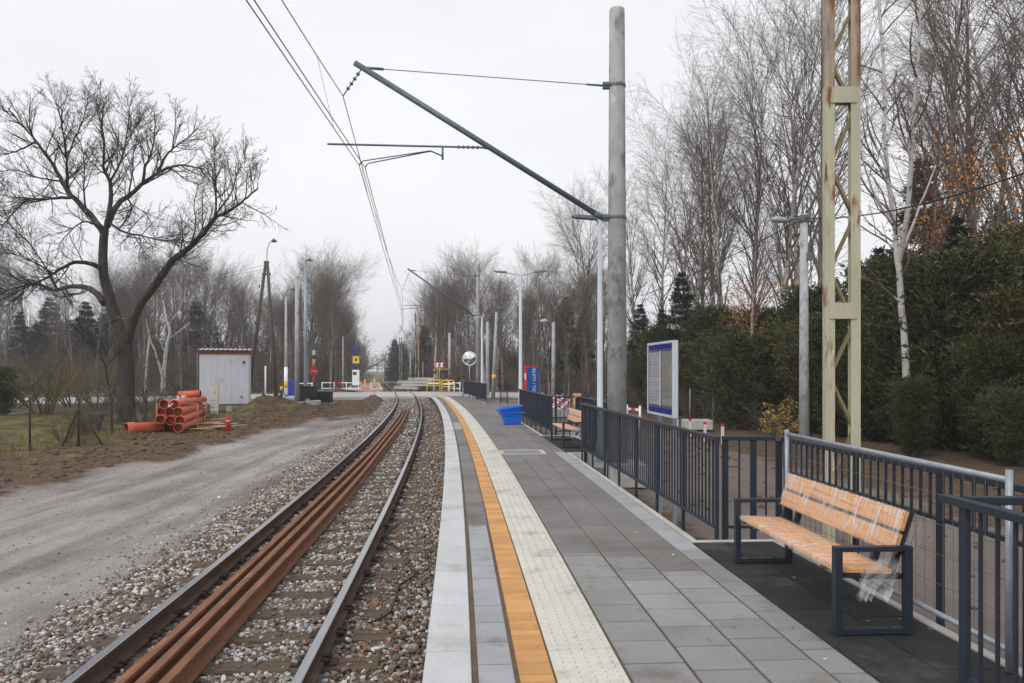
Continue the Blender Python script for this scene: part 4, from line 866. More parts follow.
# ---- left: the big old tree
SO = [(3.6, 0.75, 0.3, 0.36, 0.16, 8, 0.12, 0.05, 0.012), (4.6, 0.65, 0.35, 0.5, 0.08, 6, 0.16, 0.05, 0.008), (7.2, 0.6, 0.3, 0.58, 0.08, 4, 0.16, 0.035, 0.0062), (5.6, 0.55, 0.3, 0.62, 0.1, 3, 0.14, 0.02, 0.005)]
hand_tree('old_tree', 'big gnarled bare old tree with a thick dark trunk beside the stacked pipes', 'tree', [
    ([(128, 440, 0), (128, 433, 0)], 0.62, 0.48, 0), ([(128, 434, 0), (127.5, 428, 0), (126, 395, 0), (126, 358, 0), (123, 335, 0)], 0.49, 0.30, 0),
    ([(124, 340, 0), (117, 322, .1), (110, 300, .2), (103, 270, .3), (104, 240, .3), (105, 228, .3)], 0.27, 0.17, 0),
    ([(126, 345, 0), (131, 328, -.2), (138, 308, -.5), (150, 291, -.8), (161, 277, -1), (171, 262, -1.1), (184, 252, -1.2), (197, 240, -1.3), (208, 228, -1.4), (216, 217, -1.6), (228, 212, -1.8), (244, 200, -2.2), (258, 188, -2.5)], 0.25, 0.03, 0.42),
    ([(215, 218, -1.5), (216, 195, -1.4), (215, 172, -1), (212, 155, -.6)], 0.06, 0.02, 0.8),
    ([(104, 303, .2), (95, 292, .8), (84, 287, 1.2), (68, 287, 1.6), (54, 290, 2), (38, 284, 2.4), (22, 286, 2.8), (4, 292, 3)], 0.17, 0.03, 0.5),
    ([(100, 268, .3), (92, 264, -.3), (77, 262, -.8), (62, 268, -1.3), (48, 277, -1.7), (24, 288, -2), (2, 299, -2.2)], 0.12, 0.025, 0.5),
    ([(103, 232, .3), (93, 218, .4), (83, 207, .5), (74, 198, .6), (66, 189, .8), (58, 174, 1), (50, 160, 1.2), (40, 146, 1.4), (31, 135, 1.6), (18, 121, 1.8), (8, 108, 2)], 0.16, 0.03, 0.42),
    ([(67, 190, .8), (67, 172, .4), (66, 155, 0), (61, 121, -.4), (58, 104, -.5)], 0.08, 0.02, 0.7),
    ([(72, 197, .6), (58, 198, 1.2), (42, 199, 1.8), (24, 198, 2.3), (0, 195, 2.8)], 0.09, 0.02, 0.6),
    ([(106, 228, .3), (109, 214, .1), (111, 198, 0), (110, 182, -.1), (105, 172, -.2), (103, 165, -.3), (104, 143, -.5), (102, 122, -.7), (104, 102, -.8)], 0.13, 0.025, 0.55),
    ([(107, 226, .3), (113, 212, .7), (120, 202, 1.1), (131, 194, 1.5), (142, 184, 1.8), (150, 178, 2), (160, 172, 2.2), (174, 166, 2.4), (188, 166, 2.6), (204, 170, 2.8)], 0.15, 0.03, 0.45),
    ([(143, 182, 1.8), (145, 168, 1.6), (149, 158, 1.4), (154, 140, 1.2), (155, 114, 1)], 0.08, 0.02, 0.65),
    ([(158, 172, 2.2), (166, 156, 2.6), (176, 146, 2.9), (186, 139, 3.1), (198, 128, 3.4)], 0.07, 0.02, 0.65),
    ([(127, 198, 1.3), (131, 205, .6), (130, 214, .2), (124, 222, -.2)], 0.05, 0.02, 0.9),
    ([(108, 222, .3), (124, 232, -.5), (142, 236, -1.2), (160, 240, -1.8), (180, 240, -2.3)], 0.06, 0.015, 0.7),
    ([(104, 230, .3), (94, 224, -.6), (82, 222, -1.2), (70, 232, -1.8), (58, 246, -2.2)], 0.06, 0.015, 0.7),
    ([(67, 158, 0), (76, 136, .5), (84, 116, .9), (88, 98, 1.1)], 0.045, 0.014, 0.8), ([(110, 182, -.1), (120, 162, -.7), (127, 134, -1.2), (130, 104, -1.6)], 0.06, 0.015, 0.8), ([(172, 150, 2.8), (175, 128, 2.4), (176, 108, 2.1)], 0.04, 0.013, 0.8),
    ([(214, 217, -1.5), (230, 194, -1.9), (238, 172, -2.2), (246, 158, -2.4)], 0.045, 0.013, 0.8), ([(36, 141, 1.5), (20, 150, 1.0), (4, 154, .6), (-14, 152, .2)], 0.05, 0.014, 0.8), ([(30, 198, 2.1), (14, 212, 2.4), (0, 230, 2.6), (-14, 256, 2.8)], 0.045, 0.013, 0.8),
    ([(56, 289, 2), (44, 264, 1.5), (26, 240, 1.2), (6, 222, 1)], 0.05, 0.014, 0.8), ([(54, 274, -1.6), (34, 262, -2), (14, 254, -2.3), (-8, 252, -2.6)], 0.045, 0.013, 0.8), ([(85, 209, .5), (84, 186, -.2), (84, 160, -.6), (80, 140, -.9)], 0.05, 0.014, 0.8), ([(62, 181, .9), (40, 178, .3), (16, 170, -.2), (-4, 172, -.5)], 0.05, 0.014, 0.8),
    ([(128, 197, 1.4), (132, 176, 1), (134, 150, .6), (140, 126, .3)], 0.045, 0.014, 0.8), ([(190, 246, -1.2), (196, 224, -.8), (194, 204, -.5), (198, 186, -.3)], 0.04, 0.013, 0.7),
    ([(108, 385, 0), (104, 362, -.6), (92, 345, -1.2), (78, 330, -1.8)], 0.05, 0.012, 0.7)], 35, SO, 'bark_old', 'twig_dark', 5, trunkmin=0.03)
SW = [(1.6, 0.7, 0.3, 0.32, 0.15, 5, 0.16, 0.03, 0.012), (2.6, 0.65, 0.3, 0.5, 0.1, 4, 0.2, 0.0, 0.008), (3, 0.6, 0.3, 0.5, 0.1, 3, 0.2, 0, 0.006)]
hand_tree('birch_tree', 'pale birch with white crooked leaning limbs behind the stacked pipes', 'tree', [
    ([(163, 392, 0), (164, 372, 0), (166, 350, 0), (170, 330, 0), (166, 318, 0), (163, 300, .5)], 0.2, 0.05, 0.4), ([(164, 385, 0), (158, 360, -.5), (150, 338, -1), (146, 318, -1.5)], 0.1, 0.04, 0.5),
    ([(169, 338, 0), (178, 332, .5), (190, 322, 1)], 0.07, 0.03, 0.5), ([(168, 325, 0), (180, 308, -.5), (186, 290, -1)], 0.06, 0.02, 0.5), ([(165, 352, 0), (160, 342, 1), (155, 334, 1.4)], 0.05, 0.02, 0.5)], 60, SW, 'bark_birch', 'twig_birch', 19)
# ---- left garden: olive shrubs, bushes by the fence
for (px, d, h, k, w, lab) in [(45, 41, 3.6, 1, 1.5, 'big olive-brown bush in the garden left of the old tree'), (98, 46, 3.4, 1, 1.4, 'olive-brown bush behind the garden, just left of the old trunk'), (72, 50, 4.2, 0, 1.3, 'bare brown bush at the back of the garden'), (10, 48, 3.8, 2, 1.4, 'bare bush at the far left of the garden'),
                              (150, 46, 2.6, 2, 1.4, 'bare bush behind the stacked pipes'), (182, 52, 3.0, 0, 1.4, 'bare bush just left of the white cabin'), (120, 54, 3.0, 0, 1.5, 'bare brown bush behind the trunk of the old tree'), (272, 74, 3.6, 2, 1.4, 'dark bare bush between the cabin and the leaning lamp pole')]:
    SHR[k].put(X(px, d), d, h, lab, rs=RT, wide=w, name='bare_shrub')
THU[0].put(X(2, 40), 40, 2.4, 'dark evergreen bush at the left picture edge', rs=RT, wide=1.6, name='evergreen_bush')
for i, (x, y) in enumerate([(-14.3, 25), (-15.2, 28), (-15.0, 31), (-13.0, 33), (-16.5, 36)]):
    SHR[i % 3].put(x, y, 1.0+0.25*(i % 3), 'low scrubby bush along the wire fence of the garden', 'scrub along the garden fence', rs=RT, wide=1.5, name='bare_shrub')

# ------------------------------------------------------------------ haze
mb = MB().box((0, 300, 19.3), (1500, 1100, 41.6)); hz = mb.build('haze', M['concrete']); hz['kind'] = 'stuff'
hm = bpy.data.materials.new('haze_air'); hm.use_nodes = True; N = hm.node_tree.nodes; N.clear(); ho = N.new('ShaderNodeOutputMaterial'); pv = N.new('ShaderNodeVolumePrincipled')
pv.inputs['Color'].default_value = (0.95, 0.97, 1.0, 1); pv.inputs['Density'].default_value = 0.00085; pv.inputs['Anisotropy'].default_value = 0.1
hm.node_tree.links.new(pv.outputs[0], ho.inputs['Volume']); hz.data.materials.clear(); hz.data.materials.append(hm)
# ================================================================== NEAR OBJECTS
def bw(mb, name, m, t, bevel=0.0):
    """build a part whose verts were given in world coordinates under the unrotated empty t"""
    L_ = t.location; mb.v = [(a-L_.x, b-L_.y, c-L_.z) for (a, b, c) in mb.v]; return mb.build(name, m, t, bevel)
A = M['anthracite']
def railing(label, pts, posts, rail_lo=0.13, top=1.1, base=-0.2, bars=True, ext=(0.0, 0.0), bar_lo=None):
    """pts: polyline (x,y) of the railing; posts: distances along it"""
    pts = [Vector((p[0], p[1], 0)) for p in pts]; cum = [0]
    for i in range(len(pts)-1): cum.append(cum[-1]+(pts[i+1]-pts[i]).length)
    def pos(s):
        i = max(0, min(len(cum)-2, sum(1 for c in cum[1:-1] if c <= s))); return pts[i]+(pts[i+1]-pts[i])*((s-cum[i])/(cum[i+1]-cum[i]))
    def zz(p): return zp(p.y)
    t = thing('railing', label, 'railing', pos(posts[0])+Vector((0,0,base)))
    mb = MB(); n = max(2, int(cum[-1]/1.2)+1); q = [pos(-ext[0]+(cum[-1]+ext[0]+ext[1])*i/(n-1)) for i in range(n)]
    for i in range(n-1): mb.bar(q[i]+Vector((0,0,top-0.022+zz(q[i]))), q[i+1]+Vector((0,0,top-0.022+zz(q[i+1]))), 0.065, 0.044)
    bw(mb, 'top_rail', A, t, 0.004)
    mb = MB()
    q = [pos(posts[0]+(posts[-1]-posts[0])*i/(n-1)) for i in range(n)]
    for i in range(n-1): mb.bar(q[i]+Vector((0,0,rail_lo+zz(q[i]))), q[i+1]+Vector((0,0,rail_lo+zz(q[i+1]))), 0.04, 0.028)
    bw(mb, 'bottom_rail', A, t)
    for s in posts:
        p = pos(s); d = (pos(min(s+0.05, cum[-1]))-pos(max(0, s-0.05))).normalized(); mb = MB(); mb.bar(p+Vector((0,0,base)), p+Vector((0,0,top-0.045+zz(p))), 0.03, 0.065, up=d)
        bw(mb, 'post', A, t, 0.003)
    if bars:
        for a, b in zip(posts[:-1], posts[1:]):
            k = max(1, round((b-a)/0.125)); mb = MB()
            for i in range(1, k):
                p = pos(a+(b-a)*i/k); d = (pos(min(a+(b-a)*i/k+0.05, cum[-1]))-pos(max(0, a+(b-a)*i/k-0.05))).normalized()
                mb.bar(p+Vector((0,0,rail_lo+zz(p))), p+Vector((0,0,top-0.04+zz(p))), 0.017, 0.017, up=d)
            bw(mb, 'bar_panel', A, t)
    return t
def offline(o, y0, y1, n=8): return [tp(y0+(y1-y0)*i/(n-1), o).xy for i in range(n)]
def spread_posts(L_, n): return [0.03+(L_-0.06)*i/n for i in range(n+1)]
OR = 4.56; OBR = 5.27
railing('long dark railing with thin vertical bars, running in front of the timetable board', offline(OR, 7.99, 16.67), spread_posts(8.69, 7))
c0 = tp(8.06, OR+0.075).xy; c1 = tp(8.01, OBR-0.08).xy
railing('short dark railing across the far end of the near bench bay', [c0, c1], [0.03, 0.33, 0.60])
railing('dark railing behind the wrapped near bench, with bars only in its upper third', offline(OBR, 3.1, 7.97, 5), [0.1, 1.1, 2.2, 3.4, 4.85], rail_lo=0.735, base=-0.05)
railing('dark railing nearest the camera, in the bottom right corner', offline(4.57, 0.6, 4.12, 4), [0.15, 1.25, 2.35, 3.40], ext=(0, 0.03))
c0 = tp(4.06, 4.64).xy; c1 = tp(4.02, OBR-0.04).xy
railing('short dark railing across the near end of the near bench bay', [c0, c1], [0.35, 0.57])
railing('dark railing of the far bench bay, behind the far bench', offline(OBR, 16.72, 21.2, 4), spread_posts(4.5, 4))
railing('short dark railing across the far end of the far bench bay', [tp(21.25, OR+0.075).xy, tp(21.2, OBR-0.08).xy], [0.03, 0.60])
railing('short dark railing across the near end of the far bench bay, beside the lamp post', [tp(16.74, OR+0.075).xy, tp(16.69, OBR-0.08).xy], [0.03, 0.60])
railing('dark railing beyond the far bench, ending beside the double-arm lamp post', offline(OR, 21.25, 29.75, 6), spread_posts(8.56, 7))
railing('short dark railing along the exit path, left of the ticket pillar', [G(500, 403.5, 0).xy, G(515, 404.5, 0).xy], [0.03, 0.78])
railing('dark railing at the far end of the platform, under the round mirror', [G(486.5, 403.6, 0).xy, G(464, 395.3, 0).xy], spread_posts((G(486.5,403.6,0).xy-G(464,395.3,0).xy).length, 9), rail_lo=0.2)

# ---- wrapped benches
def make_bench():
    t = thing('bench', 'near bench of orange wood wrapped in clear film, on black paving', 'bench', (0,0,0), 0, 'platform benches')
    Lb = 2.0
    for yy in (0.0, Lb):
        mb = MB(); w = 0.062
        mb.box((0.0, yy, 0.30), (0.05, w, 0.60)); mb.box((0.49, yy, 0.30), (0.05, w, 0.60)); mb.box((0.245, yy, 0.583), (0.4395, w-0.004, 0.034)); mb.box((0.245, yy, 0.024), (0.4395, w-0.004, 0.04))
        for bx in (0.12, 0.36): mb.cyl((bx, yy, 0.043), 0.011, 0.014, 6)
        mb.build('side_frame', A, t, 0.003)
    mb = MB()
    for yy in (0.32, 1.68): mb.bar((0.04, yy, 0.39), (0.47, yy, 0.37), 0.05, 0.04); mb.bar((0.40, yy, 0.36), (0.545, yy, 0.81), 0.05, 0.035, up=(0,1,0))
    for yy in (0.055, 1.945): mb.bar((0.03, yy, 0.395), (0.47, yy, 0.38), 0.04, 0.04); mb.bar((0.39, yy, 0.36), (0.55, yy, 0.83), 0.04, 0.035, up=(0,1,0))
    mb.bar((0.25, 0.05, 0.372), (0.25, 1.95, 0.372), 0.04, 0.03); mb.build('steel_support', A, t, 0.003)
    for (x0, x1, z0, z1) in ((0.012, 0.205, 0.445, 0.437), (0.213, 0.40, 0.436, 0.428)):
        mb = MB(); mb.bar(((x0+x1)/2, 0.035, (z0+z1)/2-0.015), ((x0+x1)/2, Lb-0.035, (z0+z1)/2-0.015), x1-x0, 0.036, up=(0.04, 0, 1)); mb.build('seat_plank', M['wood'], t, 0.005)
    ax = Vector((0.30, 0, 0.95)).normalized()        # backrest lean
    nx_ = Vector((-ax.z, 0, ax.x)); o0 = Vector((0.412, 0, 0.545))
    for (a, b) in ((0.0, 0.135), (0.160, 0.298)):
        c = o0+ax*((a+b)/2); mb = MB(); mb.box((c.x, Lb/2, c.z), (0.036, Lb-0.03, b-a), Matrix((( -nx_.x, 0, ax.x), (0, 1, 0), (-nx_.z, 0, ax.z)))); mb.build('back_plank', M['wood'], t, 0.006)
    c = o0+ax*0.1475; mb = MB(); mb.box((c.x+0.006, Lb/2, c.z), (0.012, Lb-0.06, 0.03), Matrix(((-nx_.x, 0, ax.x), (0, 1, 0), (-nx_.z, 0, ax.z)))); mb.build('back_strip', M['galv_dark'], t)
    # crumpled film round the back and the seat
    rs = random.Random(12)
    def wrap(prof, y0, y1, n, amp):
        V = []; k = len(prof)
        for i in range(n+1):
            yy = y0+(y1-y0)*i/n
            for (x_, z_) in prof: V.append((x_+rs.uniform(-amp, amp), yy+rs.uniform(-amp, amp), z_+rs.uniform(-amp, amp)))
        return V, [(i*k+j, i*k+(j+1)%k, (i+1)*k+(j+1)%k, (i+1)*k+j) for i in range(n) for j in range(k)]
    mb = MB(); pr = []
    for (u, w) in ((-0.008, -0.024), (0.08, -0.024), (0.15, -0.024), (0.22, -0.024), (0.305, -0.024), (0.307, 0.05), (0.16, 0.075), (-0.01, 0.06)):
        p = o0+ax*u-nx_*w; pr.append((p.x, p.z))
    mb.add(*wrap(pr, 0.0, Lb-0.012, 40, 0.0028), smooth=True)
    ps = [(0.004, 0.398), (0.004, 0.452), (0.1, 0.451), (0.2, 0.447), (0.3, 0.443), (0.41, 0.437), (0.412, 0.385), (0.2, 0.345)]
    mb.add(*wrap(ps, 0.036, Lb-0.036, 36, 0.0025), smooth=True)
    for j in range(9):   # gathered tail hanging at the near end
        x0 = rs.uniform(0.18, 0.40); pts = [Vector((0.50-0.012*j, 0.05+rs.uniform(-.02, .03), 0.62-0.01*j)), Vector((0.47-0.02*j, 0.03+rs.uniform(-.02, .02), 0.47)), Vector((0.40-0.03*j, 0.0, 0.40)), Vector((x0-0.02, -0.02+rs.uniform(-.03, .03), 0.335)), Vector((x0-0.06, -0.02+rs.uniform(-.03,.03), 0.29-rs.uniform(0, .05)))]
        wd = rs.uniform(0.012, 0.03); V = []
        for q, p in enumerate(pts): V += [p+Vector((-wd*0.7, rs.uniform(-.006,.006), wd)), p+Vector((wd*0.7, rs.uniform(-.006,.006), -wd))]
        mb.add(V, [(2*i, 2*i+1, 2*i+3, 2*i+2) for i in range(len(pts)-1)], smooth=True)
    for j in range(5):
        yy = 0.02+rs.uniform(-.01, .01); V = [Vector((0.60+rs.uniform(0,.03), yy, 0.86-0.04*j)), Vector((0.60, yy, 0.80-0.04*j)), Vector((0.55, yy-0.01, 0.66-0.03*j)), Vector((0.53, yy-0.01, 0.60-0.03*j)), Vector((0.49, yy+0.02, 0.50)), Vector((0.46, yy+0.02, 0.46))]
        mb.add(V, [(0,1,3,2), (2,3,5,4)], smooth=True)
    mb.build('plastic_wrap', M['film'], t)
    return t
b1 = make_bench(); pn = Vector((X(838, 5.34), 5.34, 0)); b1.location = (pn.x-0.005, pn.y, 0.003); b1.rotation_euler = (0, 0, math.atan2(0.105, 2.0))
b2 = copy_tree(b1); p = G(563.5, 448, 0); b2.location = (p.x, p.y, 0.003); b2.rotation_euler = (0, 0, trot(19.5)); b2['label'] = 'far bench of orange wood wrapped in film, seen past the end of the long railing'

# ---- temporary mesh fence panel behind the near bench
def mesh_fence():
    a = Vector((2.755, 7.86, 0)); b = Vector((2.955, 4.66, 0)); t = thing('temporary_fence', 'galvanised mesh fence panel standing behind the wrapped near bench', 'fence', b)
    up = Vector((0,0,1)); mb = MB()
    for p in (a, b): mb.tube([p+up*0.012, p+up*1.21], 0.021, 10)
    mb.tube([a+up*1.165, b+up*1.15], 0.019, 10); mb.tube([a+up*0.14, b+up*0.14], 0.019, 10); bw(mb, 'frame', M['galv'], t)
    mb = MB(); n = 30
    for i in range(1, n): p = a.lerp(b, i/n); mb.tube([p+up*0.14, p+up*1.155], 0.0021, 4, False)
    for k in range(1, 5): z = 0.14+1.02*k/5; mb.tube([a+up*z, b+up*z], 0.0021, 4, False)
    bw(mb, 'wire_mesh', M['mesh_wire'], t)
    mb = MB(); q = b+Vector((0.02, -0.03, 0)); mb.tube([q+up*0.3, q+Vector((.004,0,0.5)), q+Vector((-.003,0,0.62))], 0.006, 5); bw(mb, 'cable_tie', mat('lime_tie', srgb(150, 200, 40), 0.5, 0.05, 2), t)
mesh_fence()

# ---- timetable board
def info_board():
    a = Vector((X(649.5, 11.85), 11.85, 0)); b = Vector((X(675.5, 10.5), 10.5, 0)); d = (b-a).normalized(); n = Vector((d.y, -d.x, 0))
    if n.x > 0: n = -n
    Lw = (b-a).length; up = Vector((0,0,1)); t = thing('timetable_board', 'timetable board with blue top and bottom bands on two grey posts', 'board', (a+b)/2+up*-0.3)
    zb, zt = 1.16, 2.21
    for s in (0.24, 0.80): 
        p = a+d*(Lw*s)-n*0.065; mb = MB(); mb.bar(p+up*-0.45, p+up*2.12, 0.06, 0.06, up=d); bw(mb, 'post', M['galv'], t, 0.003)
    c = (a+b)/2
    def slab(name, u0, u1, z0, z1, n0, n1, m, par, bev=0.0):
        mb = MB(); R_ = Matrix((d, n, up)).transposed(); mb.box(a+d*((u0+u1)/2)+n*((n0+n1)/2)+up*((z0+z1)/2), (abs(u1-u0), abs(n1-n0), abs(z1-z0)), R_)
        return bw(mb, name, m, t, bev) if par is None else mb
    slab('panel', 0.02, Lw-0.02, zb+0.02, zt-0.02, -0.03, 0.012, M['galv'], None)
    mb = MB(); R_ = Matrix((d, n, up)).transposed()
    for (u0, u1, z0, z1) in ((0, Lw, zt-0.035, zt), (0, Lw, zb, zb+0.035), (0, 0.04, zb+0.035, zt-0.035), (Lw-0.04, Lw, zb+0.035, zt-0.035), (Lw*0.52-0.02, Lw*0.52+0.02, zb+0.14, zt-0.13)):
        mb.box(a+d*((u0+u1)/2)+up*((z0+z1)/2), (u1-u0, 0.075, z1-z0), R_)
    bw(mb, 'frame', M['lamp_white'], t, 0.004)
    for (z0, z1) in ((zt-0.10, zt-0.037), (zb+0.037, zb+0.11)): slab('blue_band', 0.042, Lw-0.042, z0, z1, 0.014, 0.024, M['cobalt'], None)
    for (u0, u1, m) in ((0.06, Lw*0.52-0.03, M['paper']), (Lw*0.52+0.03, Lw-0.06, M['paper_beige'])):
        sh = slab('sheet', u0, u1, zb+0.15, zt-0.14, 0.014, 0.02, m, None)
        rs = random.Random(int(u0*100)); mbs_ = {k: MB() for k in ('print_grey', 'print_pink', 'print_yellow')}
        z = zt-0.19
        while z > zb+0.19:
            k = rs.choices(['print_grey', 'print_pink', 'print_yellow'], [0.86, 0.1, 0.04] if m is M['paper'] else [0.45, 0.25, 0.3])[0]
            u = u0+0.03
            while u < u1-0.08:
                w_ = rs.uniform(0.04, 0.12); mbs_[k].box(a+d*(u+w_/2)+n*0.0215+up*z, (w_, 0.002, 0.008), R_); u += w_+0.02
            z -= 0.04 if rs.random() < 0.6 else 0.09
        for k, q in mbs_.items():
            if q.v: bw(q, 'print', M[k], t)
    q = [a+d*u+n*0.03+up*z for (u, z) in ((0.045, zb+0.04), (0.045, zt-0.04), (Lw-0.045, zt-0.04), (Lw-0.045, zb+0.04))]
    f = (0,1,2,3) if (q[1]-q[0]).cross(q[2]-q[1]).dot(n) > 0 else (3,2,1,0); bw(MB().add(q, [f]), 'glazing', M['clear'], t)
info_board()

# ---- lamp posts on the platform
def lamp_post(label, x, y, H, arms, r=0.06, z=-0.02):
    t = thing('lamp_post', label, 'lamp post', (x, y, z))
    MB().tube([(0,0,0), (0,0,0.35), (0,0,0.36), (0,0,H)], [r*1.25, r*1.25, r*1.05, r*0.72], 14).build('pole', M['lamp_white'], t)
    MB().box((0,0,0.012), (0.2, 0.2, 0.024)).build('base_plate', M['galv'], t, 0.003)
    for (dx, rise, ln) in arms:
        mb = MB(); mb.tube([(0,0,H-0.04), (dx*0.1,0,H+0.02), (dx*ln,0,H+rise)], 0.03, 8); mb.build('arm', M['lamp_white'], t)
        hd = MB(); x0 = dx*ln; x1 = dx*(ln+0.52); V = []
        for (u, w, zt_, zb_) in ((0, .05, .045, -.01), (0.15, .09, .05, -.025), (0.8, .10, .04, -.025), (1, .07, .025, -.012)):
            xx = x0+(x1-x0)*u; zz_ = H+rise+0.05*u*(rise > 0)
            V += [(xx,-w,zz_+zb_), (xx,w,zz_+zb_), (xx,w*0.8,zz_+zt_), (xx,-w*0.8,zz_+zt_)]
        hd.add(V, [(i*4+j, i*4+(j+1)%4, i*4+4+(j+1)%4, i*4+4+j) for i in range(3) for j in range(4)]+[(0,1,2,3)[::-1], (12,13,14,15)]); hd.build('lamp_head', M['galv_dark'], t, 0.006)
    return t
lamp_post('white lamp post with one short arm, directly left of the near catenary pole', X(600, 15.7), 15.7, 4.83, [(-1, 0.03, 0.05)])
lamp_post('white lamp post with two arms like a letter T, past the railing', X(520.5, 31.2), 31.2, 5.62, [(-1, 0.10, 0.55), (1, 0.12, 0.55)], 0.075)
lamp_post('white lamp post beside the second catenary pole, with two level arms', X(482, 48.0), 48.0, 5.1, [(-1, 0.02, 0.5), (1, 0.06, 0.1)], 0.08)

# ---- catenary poles with cantilevers and overhead wires
D1 = 14.6
def catenary(label, d, px, top_z, att_z, tip, stay_z, r0, r1, reg, arms, msg, base_z=-0.3, found=True):
    x = X(px, d); t = thing('catenary_pole', label, 'catenary pole', (x, d, base_z)); O = t.location.copy()
    sl = tslope(d); nl = Vector((-1, sl, 0)).normalized()      # across the track, towards the rails
    def W_(dist, z): return Vector((nl.x*dist, nl.y*dist, z-base_z))
    MB().tube([(0,0,0), (0,0,top_z-base_z-0.03), (0,0,top_z-base_z)], [r0, r1, r1*0.93], 22).build('pole', M['concrete'], t)
    if found: MB().box((0.16, 0, 0.19), (0.66, 0.9, 0.42)).build('foundation', M['concrete_light'], t, 0.02)
    rr = lambda z: r0+(r1-r0)*(z-base_z)/(top_z-base_z)
    cl = MB()
    for z in (att_z, stay_z):
        cl.tube([(0,0,z-base_z-0.03), (0,0,z-base_z+0.03)], rr(z)+0.012, 22); cl.box(W_(rr(z)+0.05, z), (0.14, 0.09, 0.12)); 
        cl.tube([W_(rr(z)-0.02, z)+Vector((0,-.07,0)), W_(rr(z)+0.12, z)+Vector((0,-.07,0))], 0.012, 6)
    cl.build('clamp', M['galv_dark'], t, 0.004)
    a = W_(rr(att_z)+0.12, att_z); b = W_(tip[0], tip[1]); ct = MB(); ct.tube([a, b], 0.052, 14); ct.build('cantilever_tube', M['galv_dark'], t)
    ie = a.lerp(b, 0.03); MB().tube([a.lerp(b, -0.02), a.lerp(b, 0.015), a.lerp(b, 0.03)], [0.03, 0.062, 0.062], 12).build('insulator', M['insul'], t)
    s0 = W_(rr(stay_z)+0.12, stay_z); s1 = b+Vector((0,0,0.03))+(a-b).normalized()*0.22; sm = MB(); sm.tube([s0, s1], 0.008, 6); dv = (s0-s1).normalized()
    sm.tube([s1, s1+dv*0.33], 0.026, 8); sm.tube([s0-dv*0.3, s0], 0.02, 8); sm.build('stay_rod', M['galv_dark'], t)
    # registration tube and steady arms
    c = a.lerp(b, reg[2]); r_end = W_(reg[0], reg[1]); r_in = Vector((c.x, c.y, reg[1]-base_z)); rm = MB(); rm.tube([c, Vector((c.x, c.y, reg[1]-base_z-0.02)), r_in+nl*0.1, r_end], 0.019, 8)
    for k in range(5): q = r_in.lerp(r_end, 0.06+0.03*k); rm.tube([q, q+nl*0.025], 0.034, 10)
    rm.build('registration_tube', M['galv_dark'], t)
    sa = MB(); dp = r_in.lerp(r_end, reg[3]); sa.tube([dp, dp+Vector((0,0,-0.24))], 0.02, 6)
    for k, (cx_, cy_, cz_) in enumerate(arms):
        e = Vector((cx_, cy_, cz_))-O; kn = dp+Vector((0, 0.03*k, -0.17)); m_ = kn+nl*0.22+Vector((0,0,0.09)); sa.tube([kn, m_, e+Vector((0,0,0.06))+(m_-e)*0.05, e], 0.011, 6)
    sa.build('steady_arm', M['galv_dark'], t)
    ms = Vector(msg)-O; im = MB(); q0 = b+(a-b).normalized()*0.16
    im.tube([q0, ms], 0.011, 6)
    for k in range(4): p = q0.lerp(ms, 0.2+0.17*k); im.tube([p, p+(ms-q0).normalized()*0.035], 0.034, 10)
    im.build('messenger_hanger', M['insul'], t)
    return t
def at_px(px, py, d): return P(px, py, d)
dd = 14.25
c1a = at_px(359, 165, dd); c1b = at_px(365, 167.5, dd+0.02); m1 = at_px(343, 96, 14.22); tip1 = at_px(354, 63, 14.22); x1 = X(617, D1)
catenary('near concrete catenary pole with a long cantilever over the track', D1, 617, Zp(9, D1), Zp(218, D1), (x1-tip1.x, tip1.z), Zp(86, D1), 0.19, 0.142, (x1-at_px(327,145,14.22).x, Zp(146, 14.3), 0.468, 0.285), [c1a[:], c1b[:]], m1[:])
D2 = 49.0; x2 = X(478, D2); y2t = D2-0.5
c2a = Vector((tx(48.5)-0.42, 48.5, c1a.z)); c2b = Vector((tx(48.5)-0.32, 48.55, c1a.z)); m2 = Vector((tx(48.5)-0.35, 48.5, 6.75)); tip2 = P(407, 268.5, 48.4)
catenary('second catenary pole beside the far platform railing, its cantilever pointing left over the track', D2, 478, Zp(265, D2), Zp(316, D2), (x2-tip2.x, tip2.z), Zp(276, D2), 0.15, 0.115, (x2-tip2.x+0.25, c1a.z+0.3, 0.5, 0.3), [c2a[:], c2b[:]], m2[:], found=False)
def wire(label, stations, r, sag, mid=None):
    pts = []
    for i in range(len(stations)-1):
        a = Vector(stations[i]); b = Vector(stations[i+1])
        for k in range(14):
            u = k/14; p = a.lerp(b, u); p.z -= 4*sag*u*(1-u); pts.append(p)
    pts.append(Vector(stations[-1])); return pts
cp = [Vector((-2.35, -13, c1a.z)), c1a, c2a]; cq = [Vector((-2.27, -13, c1a.z)), c1b, c2b]; mq = [Vector((-2.2, -13, 6.5)), m1, m2]
for k, d in enumerate((68, 94, 120, 150, 185, 225, 270)):
    z = c1a.z; cp.append(Vector((tx(d)-0.2, d, z))); cq.append(Vector((tx(d)-0.12, d, z))); mq.append(Vector((tx(d)-0.15, d, 6.4)))
for st, lab in ((cp, 'contact wire over the track, left one of the close pair'), (cq, 'contact wire over the track, right one of the close pair')):
    tag(MB().tube(wire(lab, st, 0, 0.0), 0.0075, 6).build('contact_wire', M['wire']), lab, 'wire', 'contact wires')
t = thing('messenger_wire', 'sagging messenger wire above the contact wires, with thin droppers', 'wire', (0,0,0)); mp_ = wire('', mq, 0, 0.42); MB().tube(mp_, 0.008, 6).build('wire', M['wire'], t)
